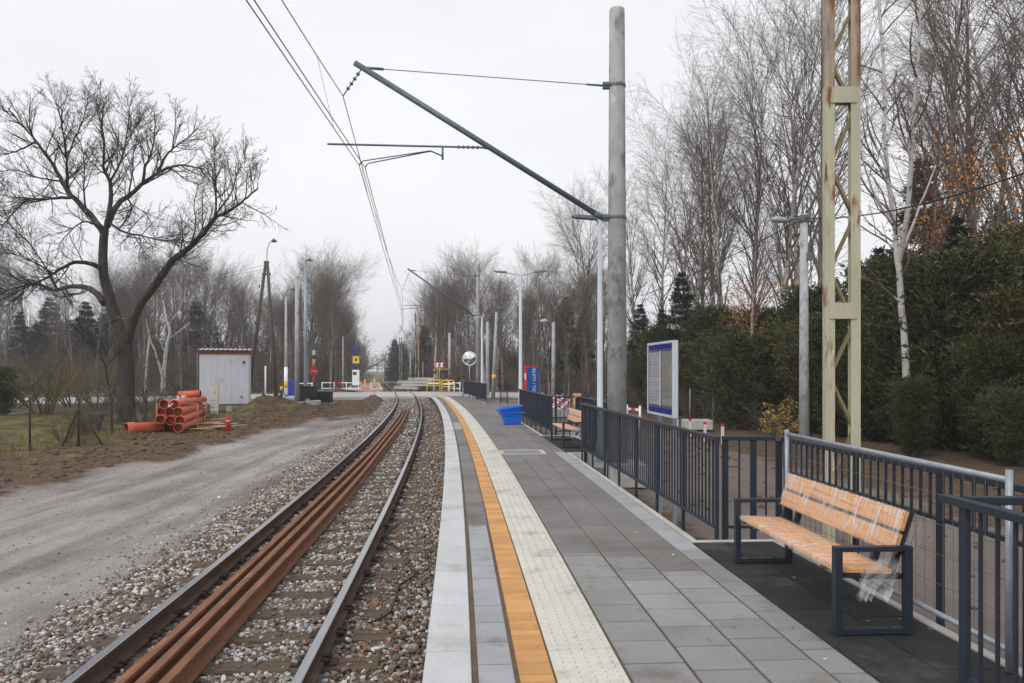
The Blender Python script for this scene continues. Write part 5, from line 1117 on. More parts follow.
for i in range(1, len(mq)):
    a, b = mq[i-1], mq[i]; ca, cb = cp[i-1], cp[i]
    for u in (0.08, 0.25, 0.42, 0.58, 0.75, 0.92):
        p = a.lerp(b, u); p.z -= 4*0.42*u*(1-u); q = ca.lerp(cb, u); mb = MB(); mb.tube([p, q], 0.003, 4)
        if b.y < 130: mb.build('dropper', M['wire'], t)

# ---- rusty lattice mast on the right
def lattice_mast(label, x, y, z0, H, w, ch, m, ml, plates, rot=0.0, split=None):
    t = thing('lattice_mast', label, 'lattice mast', (x, y, z0), rot)
    dpt = ch*0.75
    for s in (-1, 1):
        segs_ = [(0, H, m)] if split is None else [(0, split, m), (split, H, M['mast_rust'])]
        for (za, zb_, mm_) in segs_:
            mb = MB(); xc = s*(w/2-ch/2); hh = zb_-za; zc = (za+zb_)/2
            mb.box((xc, -dpt/2+0.006, zc), (ch, 0.012, hh)); mb.box((xc, dpt/2-0.006, zc), (ch, 0.012, hh)); mb.box((s*(w/2-0.006), 0, zc), (0.012, dpt-0.026, hh)); mb.build('leg', mm_, t)
    mb = MB(); z = 0.2; k = 0; step = w*1.5; xi = w/2-ch*0.55
    while z+step < H:
        a = -1 if k % 2 else 1
        for yy in (-dpt/2+0.022, dpt/2-0.022): mb.bar((a*xi, yy, z), (-a*xi, yy, z+step), 0.036, 0.010, up=(0,1,0))
        z += step; k += 1
    mb.build('lacing', ml, t)
    for zc in plates:
        mb = MB(); mb.box((0, -dpt/2-0.008, zc), (w-ch*0.9, 0.014, 0.2)); mb.box((0, dpt/2+0.008, zc), (w-ch*0.9, 0.014, 0.2)); mb.build('batten_plate', m, t)
    return t
dm = 9.8; zg = -0.45
lattice_mast('tall lattice mast with flaking cream paint and rust, right of the grey lamp pole', X(841.5, dm), dm, zg, Zp(-60, dm)-zg, 0.44, 0.12, M['mast_paint'], M['mast_lacing'], [Zp(96, dm)-zg, Zp(311, dm)-zg, 0.5], split=Zp(88, dm)-zg)

# ---- grey concrete lamp pole on the right with its lamp and cable
du = 20.0; zu = -0.5
t = thing('utility_pole', 'grey concrete utility pole with a street lamp head, left of the lattice mast', 'utility pole', (X(804, du), du, zu)); H = Zp(214, du)-zu
MB().tube([(0,0,0), (0,0,H)], [0.135, 0.095], 12).build('pole', M['concrete'], t)
mb = MB(); mb.box((0,0,H-0.12), (0.25, 0.25, 0.16)); mb.tube([(0,-.06,H-0.16), (-0.25,-.06,H-0.13), (-0.45,-.06,H-0.17)], 0.025, 8); mb.build('bracket', M['galv_dark'], t, 0.004)
MB().box((0.12,0,H-0.3), (0.3,0.06,0.06)).build('cross_arm', M['galv_dark'], t, 0.004); MB().box((0.1,-.12,H-1.1), (0.14,0.12,0.2)).build('junction_box', M['galv_dark'], t, 0.004)
mb = MB(); mb.tube([(-0.42,-.06,H-0.17), (-0.5,-.06,H-0.17), (-0.72,-.06,H-0.15), (-0.86,-.06,H-0.14)], [0.04, 0.075, 0.085, 0.04], 10); mb.build('lamp_head', M['galv'], t)
mb = MB()
for k in range(3): mb.cyl((0.22-0.1*k, 0.05, H-0.26), 0.03, 0.12, 8)
mb.build('insulator', M['insul'], t)
mb = MB(); mb.tube([(0.16, -0.08, 0.4), (0.15, -0.08, H-0.4)], 0.012, 5); mb.build('conduit', M['black_paint'], t)
def slack(a, b, sag, n=16): return [Vector(a).lerp(Vector(b), i/n)-Vector((0,0,4*sag*(i/n)*(1-i/n))) for i in range(n+1)]
top = Vector((X(804, du), du, Zp(218, du)))
pc = slack(top, (X(640, 44), 44, Zp(296, 44)), 0.15)[::-1]+slack(top, (X(1060, 11), 11, Zp(160, 11)), 0.25)[1:]
tag(MB().tube(pc, 0.014, 6).build('power_cable', M['black_paint']), 'thick black cable running past the grey utility pole to the upper right', 'cable')
pc = slack((X(804, du), du, Zp(300, du)), (X(1060, 14), 14, Zp(205, 14)), 0.2); tag(MB().tube(pc, 0.006, 5).build('power_cable', M['black_paint']), 'thin lower cable right of the grey utility pole', 'cable')

# ---- blue tubs
def tub(label, loc, rz, sc, tilt=0.0):
    t = thing('plastic_tub', label, 'tub', loc, rz, 'blue tubs'); t.rotation_euler = (tilt, 0.0, rz); a, b, h = 0.36*sc, 0.24*sc, 0.40*sc
    def ring(f, z): return [(x*f*a, y*f*b, z) for (x, y) in ((-1,-.82),(-.88,-1),(.88,-1),(1,-.82),(1,.82),(.88,1),(-.88,1),(-1,.82))]
    prof = [(0.70, 0), (0.74, 0.03), (0.90, h-0.10*sc), (0.96, h-0.10*sc), (1.0, h-0.02*sc), (1.12, h-0.02*sc), (1.12, h+0.02*sc), (1.0, h+0.02*sc), (0.93, h-0.03*sc), (0.72, 0.035)]
    V = []; 
    for f_, z_ in prof: V += ring(f_, z_)
    n = len(prof); mb = MB().add(V, [(i*8+j, i*8+(j+1)%8, (i+1)*8+(j+1)%8, (i+1)*8+j) for i in range(n-1) for j in range(8)]+[tuple(range(8))[::-1], tuple((n-1)*8+j for j in range(8))])
    mb.build('body', M['blue_plastic'], t, 0.008)
    mb = MB()
    for s in (-1, 1): mb.box((s*1.16*a, 0, h-0.02*sc), (0.05*sc, 0.2*sc, 0.05*sc))
    mb.build('handle', M['blue_plastic'], t, 0.006)
    return t
p = G(512, 425, 0.0)
tub('lower of two nested blue plastic tubs standing on the platform', (p.x, p.y+0.2, 0.004), 0.25, 0.98)
tub('upper of two nested blue plastic tubs, tilted inside the lower one', (p.x-0.03, p.y+0.2, 0.17), 0.2, 1.02, 0.0).rotation_euler = (0.03, -0.13, 0.25)

# ---- inspection cover in the paving
c = G(522, 452, 0.002); t = thing('inspection_cover', 'light square inspection cover frame set into the grey paving', 'cover', c, trot(c.y)); mb = MB()
for (x0, y0, w, h) in ((-0.45, 0, 0.1, 0.9), (0.45, 0, 0.1, 0.9), (0, -0.45, 0.8, 0.1), (0, 0.45, 0.8, 0.1)): mb.box((x0, y0, 0.002), (w, h, 0.008))
mb.build('frame', M['concrete_light'], t, 0.002); MB().box((0,0,0.001), (0.78, 0.78, 0.006)).build('lid', M['slab'], t, 0.002)

# ---- ticket pillar
def text(body, size, m, parent, loc, rot, ext=0.002):
    cu = bpy.data.curves.new('lettering', 'FONT'); cu.body = body; cu.size = size; cu.extrude = ext; cu.align_x = 'CENTER'; cu.align_y = 'CENTER'; cu.resolution_u = 3
    o = bpy.data.objects.new('lettering', cu); COL.objects.link(o); dg = bpy.context.evaluated_depsgraph_get(); me = bpy.data.meshes.new_from_object(o.evaluated_get(dg)); bpy.data.objects.remove(o)
    o = bpy.data.objects.new('lettering', me); me.materials.clear(); me.materials.append(m); COL.objects.link(o); o.parent = parent; o.location = loc; o.rotation_euler = rot; return o
dt = 42.0; t = thing('ticket_pillar', 'blue and red ticket pillar with white vertical lettering, beside the double-arm lamp', 'ticket machine', (X(531.5, dt), dt, -0.01), 0.30); H = 2.05
MB().box((0,0,H/2), (0.66, 0.42, H-0.16)).build('body', M['blue_paint'], t, 0.01)
MB().box((-0.342, 0, H/2), (0.02, 0.40, H-0.2)).build('side_panel', M['red_paint'], t); mb = MB(); mb.box((0,0,H-0.04), (0.68, 0.44, 0.08)); mb.build('cap', M['red_paint'], t, 0.01); MB().box((0,0,0.04), (0.68, 0.44, 0.08)).build('plinth', M['red_paint'], t, 0.01)
MB().box((-0.355, -0.02, 1.5), (0.012, 0.2, 0.34)).build('screen', M['white_paint'], t)
text('BILETY / TICKETS', 0.235, M['white_paint'], t, (0.06, -0.2135, H/2+0.02), (math.pi/2, math.pi/2, 0), 0.003)
# scattered fallen leaves on the paving: loose litter
rs = np.random.RandomState(4); pts = []
for _ in range(130):
    y = rs.uniform(4.2, 30); o_ = rs.uniform(2.9, 5.1) if y < 8.2 else rs.uniform(3.0, 4.3)
    if y > 4.5: q = tp(y, o_, 0.006); pts.append((q.x, q.y, q.z))
V = []; 
for p in pts:
    a = rs.uniform(0, 6.28); s = rs.uniform(0.010, 0.022); u = np.array([math.cos(a)*s, math.sin(a)*s, rs.uniform(0, .006)]); w = np.array([-math.sin(a)*s*.7, math.cos(a)*s*.7, rs.uniform(0, .006)]); p = np.array(p); V += [p-u, p+w, p+u, p-w]
o = np_mesh('fallen_leaves', np.array(V), np.arange(len(V)).reshape(-1, 4), M['timber']); o['kind'] = 'stuff'; o['label'] = 'small tan fallen leaves scattered on the paving'
# ================================================================== LEFT SIDE AND FAR OBJECTS
def ground_pt(px, py, z=None):
    """point on the ground under a picture position"""
    zz = -0.5 if z is None else z
    for _ in range(6):
        p = G(px, py, zz)
        if z is None: zz = gz(p.x, p.y)
    return G(px, py, zz)
# ---- white site cabin
p = ground_pt(226, 411); dc = 44.0; cx_ = X(226, dc); t = thing('site_cabin', 'white site cabin with a rust brown roof edge standing on blocks', 'cabin', (cx_, dc, -0.40), 0.27)
Wc, Dc, zb, Hc = 2.55, 2.2, 0.36, 3.12
mb = MB()
mb.box((0, 0, (zb+Hc)/2), (Wc, Dc, Hc-zb)); mb.build('wall', M['cabin_white'], t, 0.02)
mb = MB()
for k in range(7): mb.box((-Wc/2+0.2+k*(Wc-0.4)/6, -Dc/2-0.006, (zb+Hc)/2), (0.03, 0.012, Hc-zb-0.1))
mb.build('wall_ribs', M['cabin_white'], t)
MB().box((0, 0, Hc+0.09), (Wc+0.14, Dc+0.14, 0.18)).build('roof_trim', M['cabin_brown'], t, 0.01)
mb = MB(); n = 11; V = []
for i in range(n*4+1):
    x = -Wc/2-0.1+(Wc+0.2)*i/(n*4); z = Hc+0.20+0.028*(1+math.sin(i*math.pi/2)); V += [(x, -Dc/2-0.16, z), (x, Dc/2+0.1, z+0.12)]
mb.add(V, [(2*i, 2*i+2, 2*i+3, 2*i+1) for i in range(n*4)]); rf = mb.build('roof', M['cabin_roof'], t); sd = rf.modifiers.new('thickness', 'SOLIDIFY'); sd.thickness = 0.02
mb = MB(); mb.box((0, -Dc/2+0.25, zb-0.05), (Wc-0.1, 0.12, 0.10)); mb.build('floor_beam', M['galv'], t)
for (x, y) in ((-1.15, -0.95), (0.25, -0.95), (1.1, -0.95), (-1.1, 0.95), (1.1, 0.95)): MB().box((x, y, 0.10), (0.3, 0.3, 0.34)).build('support_block', M['concrete_light'], t, 0.01)
MB().box((1.02, -Dc/2-0.012, 2.66), (0.16, 0.02, 0.16)).build('vent', M['galv_dark'], t); MB().box((0.9, -Dc/2-0.012, 0.75), (0.1, 0.02, 0.12)).build('socket', M['galv_dark'], t)
MB().tube([(-Wc/2-0.1, -Dc/2+0.1, 0), (-Wc/2-0.1, -Dc/2+0.1, Hc)], 0.04, 8).build('downpipe', M['galv_dark'], t)
d = 41.8; x = X(214.5, d); t = thing('electric_cabinet', 'ivory plastic electric cabinet standing in front of the white cabin', 'cabinet', (x, d, -0.5), 0.27)
MB().box((0,0,1.15), (0.44, 0.28, 0.9)).build('body', M['cabinet'], t, 0.02); MB().box((0,0,0.34), (0.40, 0.24, 0.72)).build('plinth', M['cabinet'], t, 0.01); MB().box((0,0,1.63), (0.48, 0.32, 0.06)).build('cap', M['cabinet'], t, 0.01)
MB().box((0,-0.144,1.15), (0.38, 0.01, 0.8)).build('door', M['cabinet'], t, 0.004); MB().box((0.03,-0.151,1.15), (0.1, 0.004, 0.08)).build('warning_label', M['yellow_paint'], t)
mb = MB()
for k in range(3): mb.box((0, -0.123, 0.14+0.2*k), (0.38, 0.008, 0.012))
mb.build('grooves', M['galv_dark'], t)

# ---- orange sewer pipes
def pipe(label, c, dirv, Ln, r, socket=True, group='stacked orange pipes'):
    t = thing('drain_pipe', label, 'pipe', c, 0, group); dirv = Vector(dirv).normalized(); a = -dirv*Ln/2; b = dirv*Ln/2
    V = []; n = 18; mb = MB(); x = dirv.cross(Vector((0,0,1))).normalized(); y = dirv.cross(x)*-1
    prof = [(a, r*0.9), (a, r), (b-dirv*0.35, r), (b-dirv*0.28, r*(1.14 if socket else 1)), (b, r*(1.14 if socket else 1)), (b, r*(1.0 if socket else 0.9)), (b-dirv*0.25, r*0.9), (a, r*0.9)]
    for (q, rr) in prof: V += [q+(x*math.cos(2*math.pi*j/n)+y*math.sin(2*math.pi*j/n))*rr for j in range(n)]
    k = len(prof)
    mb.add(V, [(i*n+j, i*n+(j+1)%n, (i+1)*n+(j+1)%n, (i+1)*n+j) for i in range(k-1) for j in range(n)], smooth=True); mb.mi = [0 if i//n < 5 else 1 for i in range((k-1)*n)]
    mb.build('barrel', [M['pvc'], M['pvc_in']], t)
    mb = MB(); q = b-dirv*0.33; mb.tube([q-dirv*0.02, q+dirv*0.02], r*1.03, n); mb.build('ring', M['pvc'], t)
    return t
d0 = 32.4; r_ = 0.155; base = Vector((X(184, d0), d0, 0)); dv = Vector((-0.205, 0.979, 0.0)); side = Vector((0.979, 0.205, 0)); zg_ = gz(base.x, base.y)
def stackpos(u, w, s=0): return base+side*u+dv*s+Vector((0, 0, zg_+w))
rows = [(0.0, 4), (0.28, 3), (0.56, 3), (0.84, 2)]
names = {(0,3): 'lowest front pipe of the orange stack', (0,2): 'second lowest front pipe of the orange stack', (1,2): 'orange pipe in the front of the middle layer of the stack', (3,1): 'right-hand orange pipe in the top layer of the stack', (3,0): 'left-hand orange pipe in the top layer of the stack'}
for ri, (w, n) in enumerate(rows):
    for k in range(n):
        lab = names.get((ri, k), ['orange pipe in the bottom layer of the stack, left half', 'orange pipe in the second layer of the stack', 'orange pipe in the third layer of the stack'][min(ri, 2)] )
        c = stackpos((k-(n-1)/2)*0.335+0.12*(ri % 2), r_+0.03+w, random.uniform(-0.5, 0.5)-0.35*(k == n-1))
        pipe(lab, c, -(dv+Vector((random.uniform(-.05, .05), 0, random.uniform(-.008, .012) if ri else 0))), 5.6, r_)
pipe('short orange pipe lying crosswise at the back top of the stack', stackpos(0.0, r_+1.14, 1.2), Vector((0.9, 0.1, 0.05)), 0.9, r_*0.95, False)
pipe('short orange pipe piece beside the topmost one of the stack', stackpos(0.35, r_+0.9, 1.6), Vector((0.3, 0.9, 0.0)), 0.5, r_*0.9, False)
for s in (-1.3, 0.7):
    t = thing('strap_frame', 'tan timber and strap frame round the front half of the pipe stack' if s < 0 else 'tan timber and strap frame round the rear half of the pipe stack', 'frame', stackpos(0, 0, s))
    mb = MB()
    for e in (-1, 1): mb.bar(side*e*0.76, side*e*0.76+Vector((0,0,1.0)), 0.05, 0.05)
    mb.bar(side*-0.76+Vector((0,0,0.98)), side*0.76+Vector((0,0,0.98)), 0.05, 0.03); mb.build('frame', M['strap'], t)
p = ground_pt(146, 433); t0 = pipe('single orange pipe lying on the soil in front of the stack', (p.x-0.05, p.y, gz(p.x, p.y)+0.20), Vector((-0.66, -0.75, 0)), 1.35, 0.20, True, None)
for (px, py, lab) in ((177, 398, 'crumpled white wrapping paper on the orange pipes'), (184, 397, 'small white paper scrap between the orange pipes'), (171, 405, 'white paper scrap stuck at the pipe ends')):
    c = P(px, py, 29.2); mb = MB(); rs = random.Random(px)
    V = [(rs.uniform(-.12,.12), rs.uniform(-.05,.05), rs.uniform(-.09,.09)) for _ in range(9)]; mb.add(V, [(0,1,2), (2,3,4), (4,5,0), (1,3,6), (6,7,8), (5,7,2), (8,0,3)]); o = mb.build('paper_scrap', M['paper'], loc=c); sd = o.modifiers.new('thickness', 'SOLIDIFY'); sd.thickness = 0.006
    tag(o, lab, 'paper')
p = ground_pt(196, 423); t = thing('bucket', 'orange plastic bucket standing in front of the pipe stack', 'bucket', (p.x, p.y, gz(p.x, p.y)))
mb = MB(); mb.tube([(0,0,0), (0,0,0.36), (0,0,0.37), (0,0,0.42), (0,0,0.42), (0,0,0.03)], [0.17, 0.20, 0.215, 0.215, 0.195, 0.155], 18); mb.build('body', M['pvc'], t)
mb = MB(); mb.tube([(0.2*math.cos(a), 0.02, 0.39-0.17*math.sin(a)) for a in np.linspace(0, math.pi, 9)], 0.006, 5); mb.build('handle', M['galv_dark'], t)
# ---- planks, marker post, mounds' clods
rs = random.Random(31)
for k in range(11):
    px, py = rs.uniform(190, 224), rs.uniform(424, 431); p = ground_pt(px, py); Lk = rs.uniform(0.9, 2.1); a = rs.uniform(-0.7, 0.5); z = gz(p.x, p.y)+0.03+0.022*k
    t = MB().box((0,0,0), (Lk, rs.uniform(.08,.14), 0.024)).build('plank', M['timber'], loc=(p.x, p.y, z), bevel=0.003); t.rotation_euler = (rs.uniform(-.06,.06), rs.uniform(-.07,.07), a)
    tag(t, 'raw timber plank in the loose pile in front of the white cabin', 'plank', 'loose planks on the soil')
p = ground_pt(228, 431); t = thing('marker_post', 'short red marker post with a pale band standing by the gravel road', 'post', (p.x, p.y, gz(p.x, p.y)))
MB().tube([(0,0,-0.1), (0,0,0.52), (0,0,0.55)], [0.085, 0.085, 0.06], 12).build('post', M['red_paint'], t); MB().tube([(0,0,0.36), (0,0,0.41)], 0.092, 12).build('band', M['cabinet'], t); MB().tube([(0,0,0.55), (0,0,0.62)], 0.03, 8).build('cap', M['red_paint'], t)
MB().tube([(-0.06,-0.03,0.40), (-0.18,-0.04,0.38)], 0.04, 8).build('outlet', M['red_paint'], t)
# ---- garden wire fence
fp = [(-17.9, 18.6), (-13.9, 22.6), (-13.05, 23.6), (-14.6, 28.6), (-15.4, 33.0), (-16.6, 39.0)]
t = thing('wire_fence', 'dark rusty wire mesh fence round the garden on the left', 'fence', (fp[2][0], fp[2][1], -0.5))
for i, (x, y) in enumerate(fp):
    mb = MB(); z = gz(x, y); mb.tube([(x, y, z-0.1), (x, y, z+1.55)], 0.032, 8); bw(mb, 'post', M['wire_rust'], t)
for (x, y, dx, dy) in ((-13.05, 23.6, 0.75, 0.1), (-13.05, 23.6, -0.7, 0.35)):
    mb = MB(); z = gz(x, y); mb.tube([(x, y, z+1.2), (x+dx, y+dy, z-0.05)], 0.025, 6); bw(mb, 'strut', M['wire_rust'], t)
for i in range(len(fp)-1):
    a = Vector((fp[i][0], fp[i][1], gz(*fp[i]))); b = Vector((fp[i+1][0], fp[i+1][1], gz(*fp[i+1]))); mb = MB(); Ln = (b-a).length; n = int(Ln/0.11); up = Vector((0,0,1))
    for k in range(-12, n):       # diamond mesh
        for sgn in (1, -1):
            u0, u1 = k*0.11, k*0.11+1.4; v0, v1 = (0.05, 1.45) if sgn > 0 else (1.45, 0.05)
            if u0 < 0: v0 += (v1-v0)*(-u0/1.4); u0 = 0
            if u1 > Ln: v1 = v0+(v1-v0)*((Ln-u0)/(u1-u0)); u1 = Ln
            if u1-u0 > 0.05: mb.tube([a.lerp(b, u0/Ln)+up*v0, a.lerp(b, u1/Ln)+up*v1], 0.0026, 3, False)
    for v in (0.05, 0.75, 1.45): mb.tube([a+up*v, b+up*v], 0.0035, 4, False)
    bw(mb, 'wire_mesh', M['wire_rust'], t)
p = ground_pt(90, 432); p = Vector((-15.4, 28.0, 0)); t = thing('water_trough', 'dark grey oval trough on short legs behind the garden fence', 'trough', (X(90, 30), 30, gz(X(90, 30), 30)))
V = []; n = 20
for (f_, z_) in ((0.72, 0.28), (0.9, 0.40), (1.0, 0.62), (1.05, 0.64), (0.95, 0.64), (0.85, 0.42)): V += [(0.56*f_*math.cos(2*math.pi*j/n), 0.36*f_*math.sin(2*math.pi*j/n), z_) for j in range(n)]
MB().add(V, [(i*n+j, i*n+(j+1)%n, (i+1)*n+(j+1)%n, (i+1)*n+j) for i in range(5) for j in range(n)]+[tuple(range(n))[::-1], tuple(5*n+j for j in range(n))]).build('basin', M['galv_dark'], t)
for s in (-1, 1): MB().box((s*0.3, 0, 0.13), (0.08, 0.4, 0.34)).build('leg', M['wire_rust'], t)
# low white wall panels / far garden fence along the road
# ---- poles on the left
def simple_pole(name, label, cat, px, d, py_top, r0, r1, m, z=None):
    x = X(px, d); zb_ = gz(x, d) if z is None else z; H = Zp(py_top, d)-zb_; t = thing(name, label, cat, (x, d, zb_)); MB().tube([(0,0,-0.1), (0,0,H)], [r0, r1], 12).build('pole', m, t); return t, H
def luminaire(t, H, dx, rise=0.5, ln=0.7, head=0.5):
    mb = MB(); mb.tube([(0,0,H-0.1), (0,0,H+rise*0.7), (dx*ln*0.35,0,H+rise), (dx*ln,0,H+rise+0.05)], 0.03, 8); mb.build('arm', M['galv_dark'], t)
    mb = MB(); mb.tube([(dx*ln*0.95,0,H+rise+0.04), (dx*(ln+head*0.4),0,H+rise+0.08), (dx*(ln+head),0,H+rise+0.02)], [0.06, 0.14, 0.06], 10); mb.build('lamp_head', M['galv_dark'], t)
d = 58; xl, xr = X(244.5, d), X(277.5, d); xt = X(266.5, d); zt_ = Zp(262, d); zl = gz(xl, d)-0.1
t = thing('a_frame_pole', 'old dark A-shaped pole of two leaning legs, with a lamp on its tip', 'utility pole', (xt, d, zl)); 
for (xx, dy) in ((xl, 0.5), (xr, -0.3)):
    mb = MB(); s_ = 1 if xx > xt else -1; mb.tube([(xx, d+dy, zl), (xt+0.08*s_, d+dy*0.2, zt_)], [0.17, 0.11], 8); bw(mb, 'leg', M['old_timber_pole'], t)
mb = MB(); mb.box((xt, d, zt_-0.9), (0.62, 0.12, 0.14)); bw(mb, 'cross_brace', M['old_timber_pole'], t)
mb = MB(); mb.box((xt, d, zt_), (0.34, 0.25, 0.12)); bw(mb, 'cap', M['old_timber_pole'], t)
mb = MB(); mb.tube([(xt+0.02, d, zt_-0.2), (xt+0.05, d, zt_+0.9), (xt+0.2, d, zt_+1.4), (xt+0.42, d, zt_+1.55)], 0.028, 8); bw(mb, 'arm', M['galv_dark'], t)
mb = MB(); mb.tube([(xt+0.36, d, zt_+1.53), (xt+0.52, d, zt_+1.60), (xt+0.74, d, zt_+1.52)], [0.06, 0.17, 0.07], 10); bw(mb, 'lamp_head', M['galv_dark'], t)
for k, (qx, qz) in enumerate(((-0.42, 1.9), (-0.7, 4.6), (-1.0, 5.4))): mb = MB(); mb.cyl((xt+qx-0.12, d, zt_-qz), 0.06, 0.22, 8); bw(mb, 'insulator', M['insul'], t)
t, H = simple_pole('concrete_pole', 'bare grey concrete pole right of the A-shaped pole, nearest the black bin', 'pole', 297, 51, 276, 0.17, 0.12, M['concrete'])
t, H = simple_pole('street_lamp', 'tall galvanised street lamp between the bare concrete pole and the stop sign', 'street lamp', 305.5, 66, 262, 0.16, 0.10, M['galv'], -0.5); luminaire(t, H, 1, 0.1, 0.1, 0.5)
t, H = simple_pole('street_lamp', 'grey street lamp with white paper on its foot, right of the A-shaped pole', 'street lamp', 286, 64, 296, 0.14, 0.09, M['concrete'], -0.5); luminaire(t, H, 1, 0.5, 0.4, 0.45)
MB().tube([(0,0,0.4), (0,0,2.6)], 0.15, 12).build('paper_wrap', M['paper'], t); MB().tube([(0,0,0.9), (0,0,1.5)], 0.156, 12).build('yellow_band', M['yellow_paint'], t)
simple_pole('concrete_pole', 'thin grey pole far behind the striped barrier, right of the stop sign', 'pole', 343, 88, 336, 0.13, 0.1, M['concrete'], -0.5)
simple_pole('white_post', 'short white post right of the white cabin', 'post', 265.5, 62, 366, 0.065, 0.065, M['white_paint'])
simple_pole('white_post', 'shorter white post just right of the first, behind the A-shaped pole', 'post', 274, 64, 374, 0.06, 0.06, M['white_paint'])
t, H = simple_pole('marker_post', 'black marker post with a yellow band beside the A-shaped pole', 'post', 281.5, 56, 385, 0.09, 0.09, M['black_paint']); MB().tube([(0,0,H-0.4), (0,0,H-0.1)], 0.098, 10).build('band', M['yellow_paint'], t)
for (a, b, lab) in (((xt, d, zt_-0.2), (X(150, 92), 92, Zp(282, 92)), 'thin overhead line from the A-shaped pole to the wood'), ((xt, d, zt_-0.5), (X(100, 92), 92, Zp(292, 92)), 'lower thin overhead line from the A-shaped pole to the wood')):
    tag(MB().tube(slack(a, b, 0.3), 0.012, 4).build('overhead_line', M['black_paint']), lab, 'wire')
# ---- black crates, beam, blue bin, stop sign, barriers
t = thing('black_crate', 'open black steel crate with a round hole, beside the concrete pole', 'crate', (X(307, 52.5), 52.5, -0.47), 0.05); w, h = 1.2, 1.22
mb = MB(); 
for (c, s_) in (((0,-0.5,h/2), (w,.05,h)), ((0,0.5,h/2), (w,.05,h)), ((-w/2+.025,0,h/2), (.05,.95,h)), ((w/2-.025,0,h/2), (.05,.95,h)), ((0,0,.03), (w-.1,.95,.05))): mb.box(c, s_)
mb.build('box', M['black_paint'], t); MB().tube([(0.15,-0.53,0.28), (0.15,-0.55,0.28)], 0.17, 14).build('lid_disc', M['galv'], t)
t = thing('black_crate', 'lower dark crate with a flat lid right of the open black crate', 'crate', (X(324, 54), 54, -0.47), -0.05); MB().box((0,0,0.42), (1.0, 0.9, 0.84)).build('box', M['black_paint'], t, 0.02); MB().box((0.1,0,0.86), (1.3, 1.0, 0.06)).build('lid', M['galv_dark'], t, 0.01); MB().box((0.1,-0.1,0.05), (1.6, 1.2, 0.08)).build('pallet', M['concrete_old'], t, 0.01)
o = MB().box((0,0,0.16), (1.6, 0.32, 0.30)).build('concrete_beam', M['concrete_light'], loc=(X(308, 49), 49, gz(X(308, 49), 49)+0.1), bevel=0.03); o.rotation_euler = (0, -0.08, 0.5); tag(o, 'pale concrete beam lying on the soil below the black crate', 'beam')
t = thing('waste_bin', 'blue bin standing behind the bare concrete pole', 'bin', (X(291, 68), 68, -0.45)); MB().add([(-.5,-.4,0), (.5,-.4,0), (.5,.4,0), (-.5,.4,0), (-.62,-.5,1.35), (.62,-.5,1.35), (.62,.5,1.35), (-.62,.5,1.35)], [(3,2,1,0), (4,5,6,7), (0,1,5,4), (1,2,6,5), (2,3,7,6), (3,0,4,7)]).build('body', M['navy'], t, 0.03); MB().box((0,0,1.41), (1.3, 1.06, 0.12)).build('lid', M['navy'], t, 0.04)
t = thing('stop_sign', 'red round stop sign under yellow, white and blue boards by the crossing', 'sign', (X(313.5, 60), 60, -0.4), 1.0); 
MB().tube([(0,0,0), (0,0,Zp(350, 60)+0.4)], 0.04, 8).build('pole', M['galv'], t); n = 8; c = Vector((0, -0.05, Zp(371.5, 60)+0.4)); R8 = 0.40
MB().disc_prism([(R8*math.cos(math.pi*(2*j+1)/8), R8*1.15*math.sin(math.pi*(2*j+1)/8)) for j in range(8)], c, Vector((1,0,0)), Vector((0,0,1)), Vector((0,1,0)), 0.02).build('sign_plate', M['red_paint'], t)
text('STOP', 0.22, M['white_paint'], t, c+Vector((0, -0.006, 0)), (math.pi/2, 0, 0), 0.002)
for (py, hh, m_) in ((352.5, 0.36, 'white_paint'), (357, 0.3, 'navy'), (361, 0.34, 'yellow_paint')): MB().box((0, -0.05, Zp(py, 60)+0.4), (0.28, 0.03, hh)).build('board', M[m_], t, 0.004)
def striped_barrier(label, x0, x1, y0, y1, zg_, h=1.05, npost=4, rails=(1.0, 0.55), seg=0.5, m1='white_paint', m2='red_paint', post='white_paint'):
    t = thing('barrier', label, 'barrier', (x0, y0, zg_)); a = Vector((x0, y0, zg_)); b = Vector((x1, y1, zg_)); Ln = (b-a).length; up = Vector((0,0,1))
    for i in range(npost): p = a.lerp(b, i/(npost-1)); mb = MB(); mb.tube([p, p+up*h], 0.045, 8); bw(mb, 'post', M[post], t)
    for rz_ in rails:
        n = max(2, int(Ln/seg)); mb = MB()
        for i in range(n): p = a.lerp(b, i/n)+up*rz_; q = a.lerp(b, (i+1)/n)+up*rz_; mb.bar(p, q, 0.04, 0.085, mi=1 if i % 3 == 1 else 0)
        bw(mb, 'rail', [M[m1], M[m2]], t)
    return t
striped_barrier('long white and red barrier left of the crossing, in front of the lawn', X(322, 80), X(371, 79), 80, 79, -0.5, 1.15, 5, (1.08, 0.5), 0.9)
striped_barrier('short red and white barrier behind the blue bin', X(286, 74), X(312, 74), 74, 74, -0.5, 1.2, 3, (1.1,), 0.6)
for k, (px, y) in enumerate(((374.5, 84), (383, 100), (365, 82))): 
    t, H = simple_pole('yellow_post', ['yellow post with a red foot on the pink pavement across the road', 'small yellow post farther along the pink pavement', 'yellow post at the end of the long striped barrier'][k], 'post', px, y, 370.7+F*(EYE-0.95)/y, 0.07, 0.07, M['yellow_paint'], -0.1 if k < 2 else -0.5); MB().tube([(0,0,0.02), (0,0,0.25)], 0.076, 8).build('foot', M['red_paint'], t)
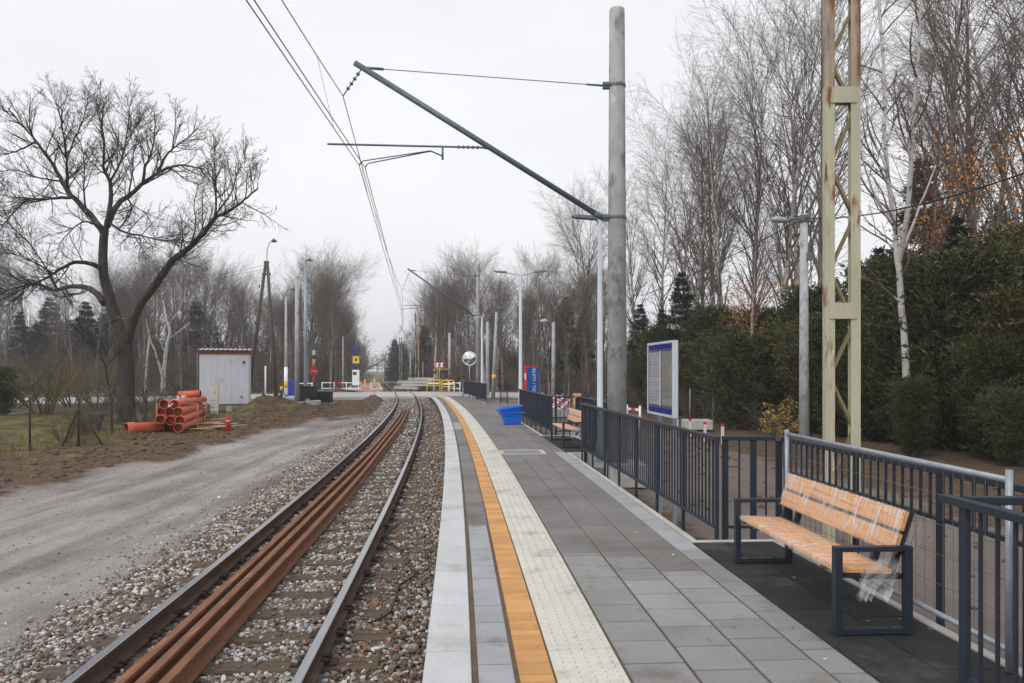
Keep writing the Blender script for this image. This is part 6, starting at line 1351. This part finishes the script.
# blue information totem beyond the road
d = 86; t = thing('information_totem', 'blue two-post totem with a yellow sign and a white machine, beyond the crossing', 'totem', (X(356.5, d), d, -0.3), 0.05)
for s in (-1, 1): MB().box((s*0.32-0.1, 0.1, 2.7), (0.12, 0.16, 5.4)).build('post', M['navy'], t, 0.01)
MB().box((-0.1, 0.1, 0.5), (0.9, 0.3, 0.3)).build('cross_bar', M['navy'], t, 0.01); MB().box((-0.05, -0.04, 3.3), (0.72, 0.06, 0.8)).build('sign_plate', M['yellow_paint'], t, 0.01); MB().box((-0.05, -0.076, 3.3), (0.2, 0.012, 0.3)).build('pictogram', M['black_paint'], t)
MB().box((0.0, -0.35, 1.35), (0.75, 0.6, 1.7)).build('machine_body', M['white_paint'], t, 0.03); MB().box((-0.1, -0.66, 1.8), (0.4, 0.02, 0.3)).build('machine_screen', M['glass_dark'], t)
# ---- crossing: cross sign, yellow barriers, slab stack, track machine
d = 79; t = thing('crossing_sign', 'red and white diagonal cross sign at the level crossing', 'sign', (X(439.5, d), d, -0.4)); zc = Zp(365, d)+0.4
MB().tube([(0,0,0), (0,0,zc+0.3)], 0.05, 8).build('pole', M['galv'], t)
for k, a in enumerate((0.5, -0.5)):
    mb = MB()
    for i in range(5):
        u0, u1 = -0.62+0.248*i, -0.62+0.248*(i+1); mb.bar((u0*math.cos(a), -0.06-0.04*k, zc+u0*math.sin(a)), (u1*math.cos(a), -0.06-0.04*k, zc+u1*math.sin(a)), 0.03, 0.2, mi=(i+1) % 2)
    mb.build('cross_arm', [M['white_paint'], M['red_paint']], t)
for s in (-1, 1):
    mb = MB(); mb.tube([(s*0.42, -0.02, zc-0.75), (s*0.42, -0.16, zc-0.75)], 0.15, 12); mb.build('signal_lamp', M['black_paint'], t)
for (px0, px1, dd_, lab) in ((427, 440, 77, 'yellow tube barrier left of the red and white cross sign'), (442, 454, 74, 'yellow tube barrier right of the red and white cross sign')):
    zz = -0.3; t = thing('tube_barrier', lab, 'barrier', (X(px0, dd_), dd_, zz)); w = X(px1, dd_)-X(px0, dd_)
    mb = MB(); mb.tube([(0,0,0), (0,0,1.05), (0.12,0,1.18), (w-0.12,0,1.18), (w,0,1.05), (w,0,0)], 0.05, 8); mb.build('hoop', M['yellow_paint'], t)
    mb = MB(); mb.tube([(0,0,0.6), (w,0,0.6)], 0.04, 8); mb.build('mid_rail', M['yellow_paint'], t); mb = MB(); mb.bar((0.1,-0.06,0.85), (w-0.1,-0.06,0.85), 0.03, 0.14); mb.build('reflector_board', M['white_paint'], t)
    mb = MB(); mb.tube([(w*0.5,0,0), (w*0.5,0,1.14)], 0.04, 8); mb.build('mid_post', M['yellow_paint'], t)
striped_barrier('short white and red barrier at the platform tip, left of the round mirror', X(449, 72), X(460, 70), 72, 70, -0.3, 1.1, 3, (1.0, 0.5), 0.3)
rs = random.Random(9)
for lv in range(4):
    for k in range(5-lv):
        x0 = X(416+rs.uniform(-5, 5)+3*lv, 92); y0 = 88+k*1.5+lv*0.5
        o = MB().box((0,0,0), (2.7+rs.uniform(-.4,.5), 0.9, 0.28)).build('concrete_slab', M['concrete_light'], loc=(x0+rs.uniform(-.6,.9)*(1+0.3*k), y0, -0.3+0.16+0.33*lv), bevel=0.02); o.rotation_euler = (0, rs.uniform(-.02,.02), rs.uniform(-.25, .25))
        tag(o, 'pale concrete slab in the pile right of the track beyond the crossing', 'slab', 'piled concrete slabs')
d = 97; t = thing('work_machine', 'small yellow work machine with a glazed cab behind the cross sign', 'vehicle', (X(442, d), d, -0.3), 0.2)
MB().box((0,0,0.75), (2.0, 2.6, 0.7)).build('chassis', M['yellow_paint'], t, 0.08); MB().box((0.1,0.2,1.65), (1.4, 1.4, 1.1)).build('cab', M['glass_dark'], t, 0.05); MB().box((0.1,0.2,2.29), (1.6, 1.6, 0.18)).build('roof', M['yellow_paint'], t, 0.04)
for (x_, y_) in ((-0.62,-0.52), (0.82,-0.52), (-0.62,0.92), (0.82,0.92)): MB().box((x_, y_, 1.65), (0.1, 0.1, 1.12)).build('cab_pillar', M['yellow_paint'], t)
for s in (-1, 1): mb = MB(); mb.box((s*0.85, 0, 0.26), (0.4, 2.5, 0.5)); mb.build('track', M['black_paint'], t, 0.1)
# round traffic mirror
d = 57.5; t = thing('traffic_mirror', 'round traffic mirror with a white rim at the far end of the platform', 'mirror', (X(469.5, d), d, -0.3)); zc = Zp(358.5, d)+0.3
MB().tube([(0,0.06,0), (0,0.06,zc+0.2)], 0.04, 8).build('pole', M['galv'], t); dish = MB(); V = []; n = 28
for (rr, yy) in ((0.46, 0.0), (0.50, -0.03), (0.53, -0.01), (0.53, 0.03), (0.3, 0.06)): V += [(rr*math.cos(2*math.pi*j/n), yy, zc+rr*math.sin(2*math.pi*j/n)) for j in range(n)]
dish.add(V, [(i*n+j, i*n+(j+1)%n, (i+1)*n+(j+1)%n, (i+1)*n+j) for i in range(4) for j in range(n)]+[tuple(4*n+j for j in range(n))]); dish.build('rim', M['white_paint'], t)
V = []
for k in range(6):
    rr = 0.46*k/5+0.001; V += [(rr*math.cos(2*math.pi*j/n), -0.10*(1-(k/5)**2)+0.0, zc+rr*math.sin(2*math.pi*j/n)) for j in range(n)]
MB().add(V, [(k*n+j, (k+1)*n+j, (k+1)*n+(j+1)%n, k*n+(j+1)%n) for k in range(5) for j in range(n)], smooth=True).build('mirror_face', M['mirror'], t)
t = thing('utility_box', 'small dark box on a post at the left of the far platform railing', 'box', (X(463, 58), 58, -0.2)); MB().box((0,0,1.1), (0.3,0.25,0.5)).build('box', M['galv_dark'], t, 0.02); MB().tube([(0,0,0), (0,0,1.0)], 0.04, 8).build('post', M['galv'], t)
# far poles and masts
lattice_mast('far rusty lattice mast right of the track beyond the crossing', X(417, 100), 100, -0.6, Zp(312, 100)+0.6, 0.55, 0.17, M['mast_rust'], M['mast_lacing'], [3, 6])
lattice_mast('farther thin rusty lattice mast, left of the other far mast', X(400.5, 140), 140, -0.6, Zp(337, 140)+0.6, 0.5, 0.16, M['mast_rust'], M['mast_lacing'], [3, 6])
lattice_mast('farthest lattice mast, near the vanishing point of the track', X(391.5, 190), 190, -0.6, Zp(348, 190)+0.6, 0.5, 0.16, M['mast_rust'], M['mast_lacing'], [3])
for k, (px, d, py, r, lab) in enumerate(((449.5, 84, 333, 0.17, 'grey concrete pole right of the red and white cross sign'), (410.5, 110, 352, 0.14, 'thin grey pole behind the slab pile'), (423, 104, 362, 0.1, 'short grey pole right of the far lattice mast'))):
    simple_pole('concrete_pole', lab, 'pole', px, d, py, r, r*0.75, M['concrete'], -0.5)
t, H = simple_pole('street_lamp', 'slightly leaning grey street lamp right of the second catenary pole', 'street lamp', 493, 62, 312, 0.16, 0.10, M['concrete'], -0.5); t.rotation_euler = (0, 0.04, 0); luminaire(t, H, 1, 0.2, 0.15, 0.45)
MB().tube([(0,0,1.6), (0,0,2.0)], 0.165, 12).build('yellow_band', M['yellow_paint'], t)
simple_pole('concrete_pole', 'grey concrete pole between the second catenary pole and the leaning lamp', 'pole', 487.5, 66, 322, 0.17, 0.12, M['concrete'], -0.5)
t, H = simple_pole('street_lamp', 'grey street lamp with a white head behind the ticket pillar', 'street lamp', 553.5, 50, 322, 0.15, 0.1, M['concrete'], -0.4)
mb = MB(); mb.tube([(0,-.05,H-0.05), (-0.4,-.05,H+0.06)], 0.03, 8); mb.build('arm', M['galv_dark'], t); mb = MB(); mb.tube([(-0.35,-.05,H+0.05), (-0.55,-.05,H+0.09), (-0.85,-.05,H+0.06)], [0.05, 0.12, 0.05], 10); mb.build('lamp_head', M['lamp_white'], t)
# ---- right: site clutter behind the railing
for k, (px, py, dd_) in enumerate(((677, 417, 27), (690, 419, 26.5), (705, 422, 24.5), (722.5, 424, 23.5))):
    x = X(px, dd_); z = gz(x, dd_); H = Zp(py, dd_)-z; t = thing('stake', ['white stake with a red top, leftmost of four behind the long railing', 'white stake with a red top, second from the left of four behind the long railing', 'white stake with a red top, third from the left of four behind the railing', 'white stake with a red top, rightmost of four, nearest the railing corner'][k], 'stake', (x, dd_, z)); MB().box((0,0,H*0.44), (0.075, 0.075, H*0.9)).build('post', M['cabinet'], t); MB().box((0,0,H*0.94), (0.08, 0.08, H*0.12)).build('top', M['red_paint'], t)
o = MB().box((0,0,0.24), (1.0, 0.8, 0.36)).build('concrete_block', M['concrete_light'], loc=(X(697, 29), 29, gz(X(697, 29), 29)), bevel=0.03); tag(o, 'flat pale concrete block by the hedge, behind the red-topped stakes', 'block')
t = striped_barrier('low red and white board barrier behind the near catenary pole', X(627, 30), X(640, 29), 30, 29, -0.4, 0.9, 2, (0.75,), 0.3)
for (px, d, lab) in ((549, 37, 'red and white net barrier just right of the ticket pillar'), (560, 36, 'red and white net barrier behind the far bench')):
    t = thing('net_barrier', lab, 'barrier', (X(px, d), d, -0.35)); 
    for s in (0, 1.0): MB().tube([(s*0.95-0.45,0,0), (s*0.95-0.45,0,1.05)], 0.03, 6).build('post', M['wire_rust'], t)
    mb = MB()
    for k in range(9):
        for j in range(6):
            if (k+j) % 2 == 0: mb.box((-0.4+0.1*k, 0.02*math.sin(k), 0.40+0.1*j), (0.095, 0.02, 0.095), mi=(k//2+j//2) % 2)
    mb.build('net', [M['white_paint'], M['red_paint']], t)
t = thing('timber_board', 'upright orange-brown timber board behind the far bench', 'board', (X(577, 40), 40, -0.4)); MB().box((0,0,0.75), (0.42, 0.06, 0.6)).build('board', M['wood'], t, 0.01); MB().box((0,0.06,0.5), (0.08, 0.06, 1.0)).build('post', M['timber'], t)
for (a, b, lab) in (((X(532, 52), 52), (X(610, 46), 46), 'wire mesh site fence behind the far bench bay'), ((X(690, 33), 33), (X(790, 30), 30), 'low wire fence along the foot of the hedge')):
    A3 = Vector((a[0], a[1], -0.45)); B3 = Vector((b[0], b[1], -0.45)); t = thing('wire_fence', lab, 'fence', A3); n = 5; up = Vector((0,0,1))
    for i in range(n): p = A3.lerp(B3, i/(n-1)); mb = MB(); mb.tube([p, p+up*1.5], 0.03, 6); bw(mb, 'post', M['concrete_old'], t)
    mb = MB(); Ln = (B3-A3).length
    for k in range(int(Ln/0.2)): p = A3.lerp(B3, k*0.2/Ln); mb.tube([p+up*0.1, p+up*1.4], 0.004, 3, False)
    for k in range(8): mb.tube([A3+up*(0.1+0.185*k), B3+up*(0.1+0.185*k)], 0.004, 3, False)
    bw(mb, 'wire_mesh', M['mesh_wire'], t)
# stones and clods lying on the soil
rs = np.random.RandomState(17)
def clods(name, label, boxes, m, smin, smax):
    bm = bmesh.new(); bmesh.ops.create_icosphere(bm, subdivisions=1, radius=1.0); bv = np.array([v.co[:] for v in bm.verts]); bf = np.array([[v.index for v in f.verts] for f in bm.faces]); bm.free()
    V = []; Fq = []; k = 0
    for (x0, x1, y0, y1, n) in boxes:
        xs = rs.uniform(x0, x1, n); ys = rs.uniform(y0, y1, n); zs = ground_z(xs, ys)
        for x, y, z in zip(xs, ys, zs):
            s = smin+(smax-smin)*rs.rand()**3; V.append(bv*(0.7+0.5*rs.rand(len(bv), 1))*np.array([1, rs.uniform(.6, 1), rs.uniform(.4, .8)])*s+np.array([x, y, z+s*0.2])); Fq.append(bf+k*len(bv)); k += 1
    o = np_mesh(name, np.concatenate(V), np.concatenate(Fq), m); o['kind'] = 'stuff'; o['label'] = label
clods('soil_clods', 'brown clods and stones strewn over the bare soil left of the gravel road', [(-13.5, -9.3, 8, 44, 2600), (-16, -4.8, 44, 61, 1800)], M['soil'], 0.015, 0.11)
clods('gravel_stones', 'small pale stones strewn over the gravel road', [(-9.2, -4.2, 3, 40, 2200)], M['concrete_old'], 0.008, 0.03)
clods('rubble', 'brown clods and rubble on the dirt road behind the railing', [(2.2, 9.5, 5, 44, 1500)], M['soil'], 0.012, 0.07)
# grass tufts in the verge, the garden and the ballast edge
def tufts(spots, m, hmin, hmax, name, label):
    V = []; 
    for (x, y, z) in spots:
        for _ in range(rs.randint(10, 20)):
            a = rs.uniform(0, 6.28); h = rs.uniform(hmin, hmax); b = np.array([x+rs.normal(0, .07), y+rs.normal(0, .07), z-0.01]); d_ = np.array([math.cos(a), math.sin(a), 0]); w = np.array([-math.sin(a), math.cos(a), 0])*0.005; m_ = b+d_*h*0.22+np.array([0,0,h*0.65]); e = b+d_*h*0.6+np.array([0,0,h])
            V += [b-w, b+w, m_+w*0.8, m_-w*0.8, m_-w*0.8, m_+w*0.8, e+w*0.1, e-w*0.1]
    o = np_mesh(name, np.array(V), np.arange(len(V)).reshape(-1, 4), m); o['kind'] = 'stuff'; o['label'] = label
M['grass'] = mat('grass_blades', srgb(112, 118, 58), 0.8, 0.2, 2, island=0.35); M['grass_dry'] = mat('dry_grass', srgb(136, 122, 82), 0.8, 0.2, 2, island=0.35)
sp = []
for _ in range(1500):
    x = rs.uniform(-26, -13.6); y = rs.uniform(17, 44)
    if vnoise(np.array([x*0.8]), np.array([y*0.8]))[0] > 0.4: sp.append((x, y, gz(x, y)))
tufts(sp, M['grass'], 0.04, 0.14, 'garden_grass', 'short olive green grass in the fenced garden')
sp = []
for _ in range(260):
    x = rs.uniform(-16.5, -13.2); y = rs.uniform(18, 40); sp.append((x, y, gz(x, y)))
for _ in range(120): y = rs.uniform(5, 40); q = tp(y, rs.uniform(-2.5, -1.8)); 
tufts(sp, M['grass_dry'], 0.08, 0.35, 'dry_grass', 'dry straw coloured grass along the garden fence')
sp = []
for _ in range(70):
    y = 5+35*rs.rand()**1.5; o_ = rs.choice([rs.uniform(-2.3, -1.6), rs.uniform(0.05, 0.6), rs.uniform(0.9, 1.6)]); q = tp(y, o_, -0.44 if o_ > -1.6 else -0.5); sp.append((q.x, q.y, q.z))
tufts(sp, M['grass'], 0.02, 0.07, 'weeds', 'small green weeds growing in the ballast')
